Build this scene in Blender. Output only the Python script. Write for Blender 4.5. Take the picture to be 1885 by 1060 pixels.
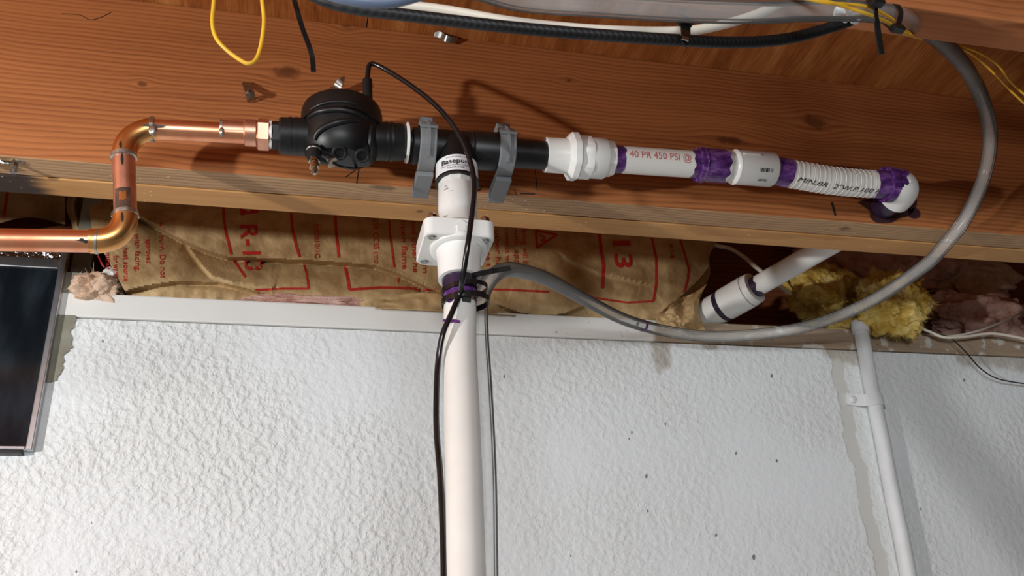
import bpy, bmesh, math, random
from mathutils import Vector, Matrix, noise
random.seed(7)
for o in list(bpy.data.objects): bpy.data.objects.remove(o)
SC = bpy.context.scene
COL = SC.collection
# ------------------------------------------------------------------ camera
W, H, F = 1885.0, 1060.0, 1659.456
YAW, PITCH, ROLL = .252386, .438065, -.0547802
CZ = 1.6                                   # eye height above the basement floor
FWD = Vector((math.sin(YAW)*math.cos(PITCH), math.cos(YAW)*math.cos(PITCH), math.sin(PITCH)))
_r = Vector((math.cos(YAW), -math.sin(YAW), 0)); _u = _r.cross(FWD)
RT = _r*math.cos(ROLL) + _u*math.sin(ROLL)
UP = _u*math.cos(ROLL) - _r*math.sin(ROLL)
EYE = Vector((0, 0, CZ))
cd = bpy.data.cameras.new('camera'); cam = bpy.data.objects.new('camera', cd); COL.objects.link(cam)
cam.matrix_world = Matrix.Translation(EYE) @ Matrix((RT, UP, -FWD)).transposed().to_4x4()
cd.sensor_width = 36.0; cd.lens = F/W*36.0; cd.clip_start = .01
cd.dof.use_dof = True; cd.dof.focus_distance = 1.05; cd.dof.aperture_fstop = 13.0
SC.camera = cam
# ------------------------------------------------------------------ light
SC.view_settings.view_transform = 'Standard'; SC.view_settings.look = 'None'
SC.view_settings.gamma = 1; SC.view_settings.use_curve_mapping = False
SC.view_settings.exposure = 0.0
wd = bpy.data.worlds.new('world'); SC.world = wd; wd.use_nodes = True
wd.node_tree.nodes['Background'].inputs[0].default_value = (.95, .95, 1.0, 1)
wd.node_tree.nodes['Background'].inputs[1].default_value = .035
def light(name, kind, loc, power, color, size=.05, look=None, sy=None):
    l = bpy.data.lights.new(name, kind); l.energy = power; l.color = color
    if kind == 'AREA':
        l.size = size
        if sy: l.shape = 'RECTANGLE'; l.size_y = sy
    else: l.shadow_soft_size = size
    o = bpy.data.objects.new(name, l); COL.objects.link(o); o.location = loc
    if look is not None:
        o.rotation_euler = (Vector(look)-Vector(loc)).to_track_quat('-Z', 'Y').to_euler()
    return o
light('bulb_light', 'POINT', (-1.35, .10, CZ+.20), 78, (1, .99, .97), .03)
light('fill_light', 'AREA', (-.25, -1.6, CZ+.42), 44, (.89, .96, 1), 1.3, (.35, 1.26, CZ+.05), .6)  # unseen soft fill, added behind the viewer to lift the wall

# ------------------------------------------------------------------ pixel -> place
def pix(px, py, D):
    d = FWD*F + RT*(px-W/2) + UP*(H/2-py)
    return EYE + d*(D/d.y)
def sc(px, py, D): return (pix(px, py, D)-EYE).dot(FWD)/F
ZB, ZT, DJ, DS = CZ+.5672, CZ+.8022, .9146, 1.264       # joist bottom, subfloor, joist face, wall face

# ------------------------------------------------------------------ mesh helpers
ORG = {}
def catmull(pts, n=8):
    P = [Vector(p) for p in pts]; out = []
    P = [P[0]*2-P[1]] + P + [P[-1]*2-P[-2]]
    for i in range(1, len(P)-2):
        a, b, c, d = P[i-1:i+3]
        for k in range(n):
            t = k/n
            out.append(.5*((2*b)+(c-a)*t+(2*a-5*b+4*c-d)*t*t+(3*b-a-3*c+d)*t**3))
    out.append(P[-2]); return out
def perp(a):
    a = a.normalized(); u = Vector((0, 0, 1)) if abs(a.z) < .9 else Vector((0, -1, 0))
    e1 = (u-a*u.dot(a)).normalized(); return e1, a.cross(e1)
class MB:
    def __init__(s): s.v = []; s.f = []; s.flat = set()
    def add(s, vs, fs, flat=False):
        b = len(s.v); s.v += [Vector(v) for v in vs]
        for f in fs:
            if flat: s.flat.add(len(s.f))
            s.f.append(tuple(i+b for i in f))
        return s
    def box(s, a, b):
        (x0, y0, z0), (x1, y1, z1) = a, b
        return s.add([(x, y, z) for x in (x0, x1) for y in (y0, y1) for z in (z0, z1)],
            [(0,1,3,2),(4,6,7,5),(0,4,5,1),(2,3,7,6),(0,2,6,4),(1,5,7,3)], True)
    def obox(s, c, ax, ay, az):
        c = Vector(c)
        return s.add([c+ax*i+ay*j+az*k for i in (-1,1) for j in (-1,1) for k in (-1,1)],
            [(0,1,3,2),(4,6,7,5),(0,4,5,1),(2,3,7,6),(0,2,6,4),(1,5,7,3)], True)
    def sweep(s, path, sec, up=None, caps=True, rad=None, flat=False, closed=False):
        P = [Vector(p) for p in path]; n = len(P); m = len(sec); T = []
        for i in range(n):
            if closed: t = P[(i+1) % n]-P[i-1]
            else: t = P[min(i+1, n-1)]-P[max(i-1, 0)]
            T.append(t.normalized())
        N = up.copy() if up else perp(T[0])[0]; vs = []
        for i in range(n):
            u = up if up else N
            N = (u-T[i]*u.dot(T[i])).normalized(); B = T[i].cross(N)
            k = rad[i] if rad else 1
            vs += [P[i]+N*(a*k)+B*(b*k) for a, b in sec]
        fs = []
        for i in range(n if closed else n-1):
            for j in range(m):
                a, b = i*m, ((i+1) % n)*m
                fs.append((a+j, a+(j+1) % m, b+(j+1) % m, b+j))
        if caps and not closed: fs += [tuple(range(m-1, -1, -1)), tuple(range((n-1)*m, n*m))]
        return s.add(vs, fs, flat)
    def tube(s, path, r, n=14, caps=True, rad=None, closed=False):
        return s.sweep(path, [(r*math.cos(2*math.pi*i/n), r*math.sin(2*math.pi*i/n)) for i in range(n)], None, caps, rad, False, closed)
    def ribbon(s, path, up, w, t): # w along up x tangent, t along up
        return s.sweep(path, [(t/2, w/2), (-t/2, w/2), (-t/2, -w/2), (t/2, -w/2)], up, True, None, True)
    def lathe(s, o, a, prof, n=32, flat=False, e1=None, shape=None):
        o = Vector(o); a = Vector(a).normalized()
        if e1 is None: e1, e2 = perp(a)
        else: e1 = (e1-a*e1.dot(a)).normalized(); e2 = a.cross(e1)
        vs = []; m = len(prof)
        for i in range(n):
            th = 2*math.pi*i/n; k = shape(th) if shape else 1
            for t, r in prof: vs.append(o+a*t+(e1*math.cos(th)+e2*math.sin(th))*(r*k))
        fs = []
        for i in range(n):
            for j in range(m-1):
                p, q = i*m+j, ((i+1) % n)*m+j
                fs.append((p, q, q+1, p+1))
        s.add(vs, fs, flat); b = len(s.v)-n*m
        for j in (0, m-1):
            if prof[j][1] > 1e-6:
                s.flat.add(len(s.f)); s.f.append(tuple(b+i*m+j for i in range(n)))
        return s
    def grid(s, nu, nv, fn):
        return s.add([fn(i/(nu-1), j/(nv-1)) for j in range(nv) for i in range(nu)],
            [(j*nu+i, j*nu+i+1, (j+1)*nu+i+1, (j+1)*nu+i) for j in range(nv-1) for i in range(nu-1)])
    def ball(s, c, r, n=12, sc=(1, 1, 1)):
        c = Vector(c); vs = []; fs = []
        for i in range(n+1):
            ph = math.pi*i/n
            for j in range(2*n):
                th = math.pi*j/n
                vs.append(c+Vector((sc[0]*r*math.sin(ph)*math.cos(th), sc[1]*r*math.sin(ph)*math.sin(th), sc[2]*r*math.cos(ph))))
        for i in range(n):
            for j in range(2*n):
                k = (j+1) % (2*n); fs.append((i*2*n+j, i*2*n+k, (i+1)*2*n+k, (i+1)*2*n+j))
        return s.add(vs, fs)
    def build(s, name, mat, parent=None, bevel=0, solid=0, recalc=True):
        me = bpy.data.meshes.new(name)
        org = ORG.get(parent, Vector()) if parent else Vector()
        me.from_pydata([v-org for v in s.v], [], s.f)
        fl = s.flat
        me.polygons.foreach_set('use_smooth', [i not in fl for i in range(len(me.polygons))])
        if recalc:
            bm = bmesh.new(); bm.from_mesh(me)
            bmesh.ops.remove_doubles(bm, verts=bm.verts, dist=1e-6)
            bmesh.ops.recalc_face_normals(bm, faces=bm.faces)
            for e in bm.edges:
                if len(e.link_faces) == 2 and e.calc_face_angle(0) > .62: e.smooth = False
            bm.to_mesh(me); bm.free()
        me.materials.append(mat)
        o = bpy.data.objects.new(name, me); COL.objects.link(o)
        if parent: o.parent = parent; ORG[o] = org
        if bevel:
            m = o.modifiers.new('bevel', 'BEVEL'); m.width = bevel; m.segments = 2; m.limit_method = 'ANGLE'; m.angle_limit = .6
        if solid:
            m = o.modifiers.new('solid', 'SOLIDIFY'); m.thickness = solid; m.offset = 0
        return o
def lathe_sharp(o, a, prof, **k):   # keep crisp shoulders: doubled profile points split in pieces
    mb = MB()
    return mb.lathe(o, a, prof, **k)
def thing(name, loc, label, cat, group=None):
    o = bpy.data.objects.new(name, None); COL.objects.link(o); o.location = loc; o.empty_display_size = .03
    ORG[o] = Vector(loc); tag(o, label, cat, group); return o
def tag(o, label, cat, group=None):
    o['label'] = label; o['category'] = cat
    if group: o['group'] = group
    return o
def struct(o, label=None):
    o['kind'] = 'structure'
    if label: o['label'] = label
    return o

# ------------------------------------------------------------------ material helpers
class NT:
    def __init__(s, name):
        s.m = bpy.data.materials.new(name); s.m.use_nodes = True; s.t = s.m.node_tree
        s.b = s.t.nodes['Principled BSDF']; s.out = s.t.nodes['Material Output']
        s._tc = None
    def n(s, ty, **k):
        x = s.t.nodes.new(ty)
        for a, b in k.items(): setattr(x, a, b)
        return x
    def l(s, a, b): s.t.links.new(a, b)
    def put(s, sock, v):
        if hasattr(v, 'is_linked') or isinstance(v, bpy.types.NodeSocket): s.l(v, sock)
        else: sock.default_value = v
    def co(s):
        if not s._tc: s._tc = s.n('ShaderNodeTexCoord').outputs['Object']
        return s._tc
    def math(s, op, a, b=0.0, c=None, clamp=False):
        x = s.n('ShaderNodeMath', operation=op, use_clamp=clamp); s.put(x.inputs[0], a); s.put(x.inputs[1], b)
        if c is not None: s.put(x.inputs[2], c)
        return x.outputs[0]
    def vm(s, op, a, b=None, scale=None):
        x = s.n('ShaderNodeVectorMath', operation=op); s.put(x.inputs[0], a)
        if b is not None: s.put(x.inputs[1], b)
        if scale is not None: s.put(x.inputs['Scale'], scale)
        return x.outputs['Value'] if op in ('LENGTH', 'DISTANCE', 'DOT_PRODUCT') else x.outputs[0]
    def noise(s, vec, scale, detail=4, rough=.5, color=False):
        x = s.n('ShaderNodeTexNoise'); s.l(vec, x.inputs['Vector']); x.inputs['Scale'].default_value = scale
        x.inputs['Detail'].default_value = detail; x.inputs['Roughness'].default_value = rough
        return x.outputs['Color' if color else 0]
    def ramp(s, fac, stops):
        x = s.n('ShaderNodeValToRGB'); s.l(fac, x.inputs[0]); e = x.color_ramp.elements
        while len(e) < len(stops): e.new(.5)
        for i, (p, c) in enumerate(stops):
            e[i].position = p; e[i].color = (*c, 1) if len(c) == 3 else c
        return x.outputs[0]
    def step(s, v, a, b): # smoothstep
        x = s.n('ShaderNodeMapRange', interpolation_type='SMOOTHSTEP'); s.put(x.inputs[0], v)
        x.inputs[1].default_value = a; x.inputs[2].default_value = b
        return x.outputs[0]
    def mix(s, f, a, b, mode='MIX'):
        x = s.n('ShaderNodeMix', data_type='RGBA', blend_type=mode); s.put(x.inputs[0], f)
        for i, v in ((6, a), (7, b)):
            if isinstance(v, tuple): v = (*v, 1) if len(v) == 3 else v
            s.put(x.inputs[i], v)
        return x.outputs[2]
    def bump(s, h, strength=.5, dist=.002):
        x = s.n('ShaderNodeBump'); x.inputs['Strength'].default_value = strength; x.inputs['Distance'].default_value = dist
        s.l(h, x.inputs['Height']); s.l(x.outputs[0], s.b.inputs['Normal']); return x
    def set(s, color=None, rough=None, metal=None, spec=None, coat=None):
        for k, v in (('Base Color', color), ('Roughness', rough), ('Metallic', metal), ('Specular IOR Level', spec), ('Coat Weight', coat)):
            if v is None: continue
            if isinstance(v, tuple) and len(v) == 3: v = (*v, 1)
            s.put(s.b.inputs[k], v)
        return s.m
def srgb(r, g, b):
    f = lambda c: c/12.92 if c <= .04045 else ((c+.055)/1.055)**2.4
    return (f(r/255), f(g/255), f(b/255))
def plain(name, c, rough=.4, metal=0, var=.12, vs=60, spec=None, bump=0, bs=200, c2=None):
    t = NT(name); nz = t.noise(t.co(), vs, 3)
    d = c2 if c2 else tuple(x*(1-var*2) for x in c)
    t.set(t.mix(t.step(nz, .3, .75), c, d), rough, metal, spec)
    if bump: t.bump(t.noise(t.co(), bs, 3), bump, .001)
    return t.m
def wood(name, light_c, dark_c, center, ring=.0055, knots=(), warp=.010, specks=0, char=None, contrast=1.0, grey=None):
    t = NT(name); p = t.co()
    kd = []
    vec = p
    for (kx, ky, kz, rad, stretch) in knots:
        d = t.vm('SUBTRACT', p, (kx, ky, kz))
        ds = t.vm('MULTIPLY', d, (1/stretch, 1, 1))
        ln = t.vm('LENGTH', ds)
        g = t.math('POWER', 2.718, t.math('MULTIPLY', t.math('POWER', t.math('DIVIDE', ln, rad*1.7), 2.0), -1.0))
        off = t.vm('SCALE', t.vm('MULTIPLY', d, (0, 1, 1)), scale=t.math('MULTIPLY', g, -.85))
        vec = t.vm('ADD', vec, off); kd.append((ln, rad))
    st = t.vm('MULTIPLY', p, (1.3, 2.2, 2.2))
    nz = t.noise(st, 2.2, 3, .5, True)
    vec = t.vm('ADD', vec, t.vm('SCALE', t.vm('SUBTRACT', nz, (.5, .5, .5)), scale=warp*4))
    rel = t.vm('MULTIPLY', t.vm('SUBTRACT', vec, center), (0, 1, 1))
    rr = t.vm('LENGTH', rel)
    ph = t.math('FRACT', t.math('DIVIDE', t.math('ADD', rr, t.math('MULTIPLY', t.noise(t.vm('MULTIPLY', p, (.6, 1, 1)), 9, 2), .012)), ring))
    late = t.math('MULTIPLY', t.step(ph, .25, .92), t.math('SUBTRACT', 1.0, t.step(ph, .93, 1.0)))
    fine = t.noise(t.vm('MULTIPLY', p, (6, 240, 240)), 1.0, 4, .6)
    big = t.noise(t.vm('MULTIPLY', p, (1.2, 9, 9)), 1.6, 3, .5)
    f = t.math('ADD', t.math('MULTIPLY', late, .46*contrast), t.math('MULTIPLY', t.math('SUBTRACT', fine, .45), .9))
    f = t.math('ADD', f, t.math('MULTIPLY', t.math('SUBTRACT', big, .45), 1.1), clamp=True)
    c = t.mix(f, light_c, dark_c)
    if grey: c = t.mix(t.step(t.noise(t.vm('MULTIPLY', p, (2, 20, 20)), 3, 4), .35, .7), c, grey)
    kn = tuple(x*.16 for x in dark_c)
    for ln, rad in kd:
        e = t.noise(p, 90, 3)
        l2 = t.math('ADD', ln, t.math('MULTIPLY', t.math('SUBTRACT', e, .5), rad*.9))
        core = t.math('SUBTRACT', 1.0, t.step(l2, rad*.25, rad*.8))
        c = t.mix(t.math('MULTIPLY', core, .6), c, kn)
    if char:
        sx = t.n('ShaderNodeSeparateXYZ'); t.l(p, sx.inputs[0])
        e = t.noise(t.vm('MULTIPLY', p, (4, 70, 70)), 1.2, 4)
        m = t.math('SUBTRACT', 1.0, t.step(t.math('ADD', sx.outputs[0], t.math('MULTIPLY', e, .05)), char, char+.03))
        c = t.mix(t.math('MULTIPLY', m, .93), c, (.012, .013, .018))
    if specks:
        vo = t.n('ShaderNodeTexVoronoi'); vo.inputs['Scale'].default_value = 130; t.l(p, vo.inputs['Vector'])
        rnd = t.n('ShaderNodeSeparateColor'); t.l(vo.outputs['Color'], rnd.inputs[0])
        dots = t.math('MULTIPLY', t.math('SUBTRACT', 1.0, t.step(vo.outputs['Distance'], .10, .22)), t.step(rnd.outputs[0], 1-specks, 1-specks+.03))
        dots = t.math('MULTIPLY', dots, t.step(t.noise(p, 7, 2), .42, .6))
        c = t.mix(dots, c, (.75, .62, .42))
    t.set(c, .62, 0, .25)
    t.bump(t.math('ADD', fine, t.math('MULTIPLY', late, -.5)), .25, .0006)
    return t.m

M = {}
FIR_L, FIR_D = srgb(178, 112, 65), srgb(118, 62, 33)
def jk(px, py, r, st): q = pix(px, py, DJ); return (q.x, q.y, q.z, r, st)
M['joist'] = wood('douglas_fir', FIR_L, FIR_D, (0, DJ+.10, ZB-.11), .0058,
    [jk(527, 133, .017, 1.5), jk(1500, 225, .020, 1.5), jk(636, 45, .012, 1.0), jk(262, 155, .006, 1.3), jk(1047, 148, .006, 1.4), jk(1345, 258, .012, 3)], .006)
def bk(px, py, r, st):
    d = FWD*F + RT*(px-W/2) + UP*(H/2-py); q = EYE+d*((ZB-CZ)/d.z); return (q.x, q.y, q.z, r, st)
M['joist_rear'] = wood('yellow_fir', srgb(208, 156, 98), srgb(172, 116, 66), (0, DJ-.02, ZB-.5), .011, [bk(772, 388, .006, 1.5), bk(365, 346, .004, 1.2)], .010, specks=.35, char=bk(98, 340, 1, 1)[0], contrast=.7)
M['joist_edge'] = wood('weathered_fir_edge', srgb(196, 158, 118), srgb(138, 100, 70), (0, DJ-.06, ZB-.03), .0055, [bk(1555, 421, .010, 1.6), bk(705, 345, .012, 2.5)], .006, specks=.35, contrast=1.0)
M['joist_near'] = wood('near_fir', srgb(186, 116, 70), srgb(134, 72, 38), (0, .60, ZB-.3), .010, [], .014)
M['rim'] = wood('rim_board', srgb(140, 82, 52), srgb(96, 50, 30), (0, 1.5, ZB-.3), .010, [], .012)
def plywood():
    t = NT('plywood'); p = t.co()
    st = t.vm('MULTIPLY', p, (1, .10, 1))
    a = t.noise(t.vm('ADD', st, t.vm('SCALE', t.noise(p, 5, 2, .5, True), scale=.05)), 60, 5, .6)
    b = t.noise(st, 14, 3); c = t.noise(t.vm('MULTIPLY', p, (1, .04, 1)), 420, 2)
    f = t.math('ADD', t.math('MULTIPLY', a, .6), t.math('MULTIPLY', b, .5)); f = t.math('ADD', f, t.math('MULTIPLY', t.math('SUBTRACT', c, .5), .35))
    col = t.ramp(f, [(.32, srgb(112, 56, 24)), (.55, srgb(168, 100, 50)), (.78, srgb(205, 142, 80))])
    t.set(col, .6, 0, .25); t.bump(f, .4, .001); return t.m
M['ply'] = plywood()
def wallmat():
    t = NT('painted_concrete'); p = t.co(); sx = t.n('ShaderNodeSeparateXYZ'); t.l(p, sx.inputs[0])
    X, Z = sx.outputs[0], sx.outputs[2]
    n1 = t.noise(p, 105, 2, .5); n2 = t.noise(p, 230, 3, .5); big = t.noise(p, 4, 3)
    amt = t.math('ADD', .5, t.math('MULTIPLY', t.math('SUBTRACT', 1.0, t.step(X, -.1, .45)), .6))
    amt = t.math('MULTIPLY', amt, t.math('ADD', .5, t.step(big, .35, .6)))
    h = t.math('ADD', t.math('MULTIPLY', t.step(n1, .28, .74), amt), t.math('MULTIPLY', n2, .30))
    # smooth trowelled repair running down beside the conduit
    lx = t.math('ADD', t.math('MULTIPLY', t.math('SUBTRACT', t.noise(t.vm('MULTIPLY', p, (0, 0, 1)), 16, 5, .65), .5), .045), X)
    x0 = pix(1568, 800, DS).x
    band = t.math('SUBTRACT', 1.0, t.step(t.math('ABSOLUTE', t.math('SUBTRACT', lx, x0)), .010, .014))
    h = t.math('MULTIPLY', h, t.math('SUBTRACT', 1.0, t.math('MULTIPLY', band, .95)))
    c = t.mix(t.step(big, .3, .7), srgb(230, 233, 235), srgb(222, 224, 223))
    c = t.mix(t.math('MULTIPLY', band, .5), c, srgb(192, 186, 172))
    # pores
    vo = t.n('ShaderNodeTexVoronoi'); vo.inputs['Scale'].default_value = 22; t.l(t.vm('MULTIPLY', p, (1, 1, .7)), vo.inputs['Vector'])
    rc = t.n('ShaderNodeSeparateColor'); t.l(vo.outputs['Color'], rc.inputs[0])
    pore = t.math('MULTIPLY', t.math('SUBTRACT', 1.0, t.step(vo.outputs['Distance'], .035, .06)), t.step(rc.outputs[1], .90, .92))
    pore = t.math('MULTIPLY', pore, t.step(X, .1, .35))
    c = t.mix(pore, c, srgb(98, 96, 92))
    # brown seep stains under the sill
    for (sxp, w, hh) in ((pix(1215, 640, DS).x, .022, .05), (pix(1310, 640, DS).x, .02, .012), (pix(1560, 660, DS).x, .05, .03), (pix(1850, 680, DS).x, .11, .035)):
        dx = t.math('DIVIDE', t.math('SUBTRACT', X, sxp), w); dz = t.math('DIVIDE', t.math('SUBTRACT', ZB-.038, Z), hh)
        rr = t.math('ADD', t.math('MULTIPLY', dx, dx), t.math('MULTIPLY', dz, dz))
        rr = t.math('ADD', rr, t.math('MULTIPLY', t.math('SUBTRACT', t.noise(p, 28, 4), .5), 2.2))
        c = t.mix(t.math('MULTIPLY', t.math('SUBTRACT', 1.0, t.step(rr, .3, 1.1)), .6), c, srgb(150, 134, 112))
    t.set(c, .55, 0, .3); t.bump(h, .55, .0026); return t.m
M['wall'] = wallmat()
def sillmat():
    t = NT('sill_paint'); p = t.co(); sx = t.n('ShaderNodeSeparateXYZ'); t.l(p, sx.inputs[0])
    x0 = pix(1200, 610, DS).x
    e = t.math('ADD', sx.outputs[0], t.math('MULTIPLY', t.math('SUBTRACT', t.noise(p, 22, 4), .5), .05))
    n = t.noise(p, 35, 4)
    paint = t.math('SUBTRACT', 1.0, t.step(e, x0-.006, x0+.006))
    paint = t.math('MAXIMUM', paint, t.math('MULTIPLY', t.step(n, .58, .66), .55))
    raw = t.mix(t.noise(t.vm('MULTIPLY', p, (2, 60, 60)), 3, 3), srgb(178, 158, 136), srgb(140, 118, 96))
    dirt = t.math('MULTIPLY', t.step(t.noise(p, 120, 3), .66, .74), t.step(sx.outputs[0], .2, .5))
    c = t.mix(paint, raw, srgb(226, 224, 220)); c = t.mix(t.math('MULTIPLY', dirt, .7), c, srgb(110, 100, 90))
    t.set(c, .5, 0, .3); t.bump(n, .3, .001); return t.m
M['sill'] = sillmat()
M['floor'] = plain('floor_concrete', srgb(150, 148, 144), .7, 0, .1, 6, bump=.3, bs=60)
def coppermat():
    t = NT('copper'); p = t.co(); n = t.noise(p, 28, 4); n2 = t.noise(t.vm('MULTIPLY', p, (6, 60, 6)), 6, 4)
    c = t.mix(t.step(n, .35, .7), srgb(240, 172, 134), srgb(220, 140, 104)); c = t.mix(t.math('MULTIPLY', t.step(n2, .5, .8), .5), c, srgb(236, 182, 120))
    t.set(c, t.math('ADD', .26, t.math('MULTIPLY', n, .22)), 1.0); t.bump(t.noise(p, 60, 2), .08, .001); return t.m
M['copper'] = coppermat()
M['copper_bronze'] = plain('flux_stained_copper', srgb(232, 174, 110), .33, 1, .15, 30, c2=srgb(214, 146, 88))
M['copper_dull'] = plain('dull_copper', srgb(236, 176, 148), .42, 1, .12, 40)
M['solder'] = plain('solder', srgb(196, 194, 188), .38, 1, .15, 90, bump=.5, bs=160)
M['burn'] = plain('burnt_flux', (.012, .010, .008), .45, 0, .2)
M['tag'] = plain('paper_tag', srgb(112, 70, 50), .6, .2, .3, 70, c2=srgb(40, 40, 32))
M['black'] = plain('black_plastic', (.006, .006, .0065), .42, 0, .2, 40, .5)
M['black_matte'] = plain('matte_black_plastic', (.009, .009, .0095), .48, 0, .2, 40, .4)
M['black_wire'] = plain('black_wire_jacket', (.010, .010, .011), .22, 0, .2, 40, .6)
M['grey'] = plain('grey_clamp_plastic', srgb(126, 128, 130), .5, 0, .06, 40, .4)
M['steel'] = plain('galvanised_steel', srgb(176, 176, 172), .32, 1, .2, 120)
M['brass'] = plain('nickel_brass', srgb(190, 176, 156), .22, 1, .2, 60)
M['white'] = plain('white_pvc', srgb(238, 237, 233), .32, 0, .03, 20, .5)
M['cream'] = plain('cream_pvc', srgb(232, 229, 223), .33, 0, .03, 20, .5)
M['flex'] = plain('flex_pvc', srgb(226, 222, 216), .38, 0, .04, 20, .5)
def primer():
    t = NT('purple_primer'); p = t.co(); n = t.noise(t.vm('MULTIPLY', p, (1, 2.5, 2.5)), 45, 4, .6)
    t.set(t.ramp(n, [(.3, srgb(48, 22, 66)), (.5, srgb(88, 46, 112)), (.72, srgb(142, 100, 164))]), .22, 0, .6); return t.m
M['primer'] = primer()
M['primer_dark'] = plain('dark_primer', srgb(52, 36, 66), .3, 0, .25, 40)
M['ink_black'] = plain('black_ink', (.015, .015, .016), .6)
M['ink_grey'] = plain('grey_ink', srgb(96, 92, 96), .6)
M['ink_red'] = plain('red_print', srgb(196, 46, 36), .65, 0, .10, 120)
M['ink_pink'] = plain('pink_print', srgb(206, 110, 104), .6, 0, .12, 200)
M['ink_purple'] = plain('purple_mark', srgb(112, 40, 128), .4, 0, .15, 60)
M['label'] = plain('label_vinyl', srgb(240, 240, 242), .28, 0, .02)
def kraft():
    t = NT('kraft_paper'); p = t.co(); n = t.noise(p, 22, 5, .6); f = t.noise(t.vm('MULTIPLY', p, (1, 1, .4)), 260, 4, .6)
    c = t.mix(t.step(n, .35, .68), srgb(200, 170, 124), srgb(172, 140, 98)); c = t.mix(t.math('MULTIPLY', t.math('SUBTRACT', f, .5), .6), c, srgb(126, 98, 66))
    t.set(c, .55, 0, .3); t.bump(t.math('ADD', n, t.math('MULTIPLY', f, .15)), .55, .004)
    return t.m
M['kraft'] = kraft()
def fibre(name, a, b, c):
    t = NT(name); p = t.co(); n = t.noise(p, 34, 5, .6); f = t.noise(p, 300, 4, .7)
    col = t.ramp(t.math('ADD', t.math('MULTIPLY', n, .8), t.math('MULTIPLY', f, .25)), [(.35, a), (.52, b), (.72, c)])
    t.set(col, .9, 0, .1); t.bump(f, .8, .003); return t.m
M['yellow_fibre'] = fibre('yellow_fibreglass', srgb(192, 144, 52), srgb(224, 190, 98), srgb(240, 220, 156))
M['pink_fibre'] = fibre('pink_fibreglass', srgb(168, 120, 104), srgb(214, 168, 154), srgb(232, 200, 188))
M['tan_fibre'] = fibre('tan_fibreglass', srgb(190, 152, 120), srgb(222, 188, 160), srgb(234, 208, 186))
M['yellow_wire'] = plain('yellow_wire_jacket', srgb(238, 184, 52), .4, 0, .08, 50)
M['white_cable'] = plain('white_cable_jacket', srgb(232, 222, 206), .45, 0, .05, 30)
M['blue_cable'] = plain('blue_grey_cable', srgb(110, 124, 150), .4, 0, .08, 30)
def braid():
    t = NT('braided_black_cable'); p = t.co()
    w = t.n('ShaderNodeTexWave', wave_type='BANDS', bands_direction='DIAGONAL'); t.l(p, w.inputs['Vector']); w.inputs['Scale'].default_value = 130
    t.set(t.mix(w.outputs['Fac'], (.006, .006, .007), (.016, .016, .018)), .5, 0, .35); t.bump(w.outputs['Fac'], .25, .0006); return t.m
M['braid'] = braid()
def vinyl():
    t = NT('clear_vinyl'); nt = t.t; t.t.nodes.remove(t.b)
    tr = t.n('ShaderNodeBsdfTransparent'); tr.inputs[0].default_value = (.975, .98, .98, 1)
    df = t.n('ShaderNodeBsdfPrincipled'); df.inputs['Base Color'].default_value = (.90, .89, .86, 1); df.inputs['Roughness'].default_value = .3
    gl = t.n('ShaderNodeBsdfGlossy'); gl.inputs['Roughness'].default_value = .10
    nz = t.noise(t.co(), 18, 3)
    m1 = t.n('ShaderNodeMixShader'); t.l(t.math('ADD', .07, t.math('MULTIPLY', nz, .13)), m1.inputs[0]); t.l(tr.outputs[0], m1.inputs[1]); t.l(df.outputs[0], m1.inputs[2])
    fr = t.n('ShaderNodeFresnel'); fr.inputs[0].default_value = 1.16
    m2 = t.n('ShaderNodeMixShader'); t.l(fr.outputs[0], m2.inputs[0]); t.l(m1.outputs[0], m2.inputs[1]); t.l(gl.outputs[0], m2.inputs[2])
    t.l(m2.outputs[0], t.out.inputs[0]); return t.m
M['vinyl'] = vinyl()
M['alu'] = plain('aluminium_frame', srgb(206, 208, 212), .30, 1, .08, 60)
def foil():
    t = NT('crumpled_foil'); p = t.co(); n = t.noise(p, 45, 4, .6); t.set(srgb(196, 198, 202), .16, 1); t.bump(n, 1, .012); return t.m
M['foil'] = foil()
def darkglass():
    t = NT('dark_glass'); p = t.co(); n = t.noise(t.vm('MULTIPLY', p, (3, 1, 1)), 7, 4); s = t.noise(t.vm('MULTIPLY', p, (80, 1, 3)), 2, 3)
    t.set(t.mix(t.step(n, .4, .75), (.006, .008, .011), (.022, .03, .038)), t.math('ADD', .06, t.math('MULTIPLY', s, .12)), 0, .5); return t.m
M['glass'] = darkglass()
M['bare'] = plain('bare_concrete', srgb(128, 124, 108), .7, 0, .12, 30, c2=srgb(150, 148, 134), bump=.5, bs=120)
M['paint_pipe'] = plain('painted_conduit', srgb(228, 229, 230), .45, 0, .05, 25, bump=.5, bs=90)
M['clear_clip'] = plain('clear_clip_plastic', srgb(214, 218, 222), .2, 0, .05)

# ------------------------------------------------------------------ setting
x0, x1 = -.95, 1.75
wall = struct(MB().box((x0, DS, 0), (x1, DS+.2, ZB-.0398)).build('wall_back', M['wall']), 'rough white painted concrete basement wall')
struct(MB().box((-3, -3, -.1), (3.5, DS+.2, 0)).build('floor', M['floor']), 'grey concrete basement floor')
struct(MB().box((-.335, DS-.002, ZB-.038), (x1, DS+.136, ZB)).build('trim_1', M['sill'], bevel=.003), 'white painted sill plate along the wall top')
struct(MB().box((x0, DS+.136, ZB-.04), (x1, DS+.174, ZT)).build('wall_rim', M['rim']), 'dark wooden rim board behind the insulation')
ceil = bpy.data.objects.new('ceiling', None); COL.objects.link(ceil); struct(ceil, 'plywood subfloor overhead'); ceil.location = (0, .9, ZT); ORG[ceil] = Vector((0, .9, ZT))
sx = pix(688, 40, .80).x
MB().box((-2.6, -2.6, ZT), (sx-.0008, DS+.2, ZT+.018)).build('plywood_sheet', M['ply'], ceil)
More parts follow.
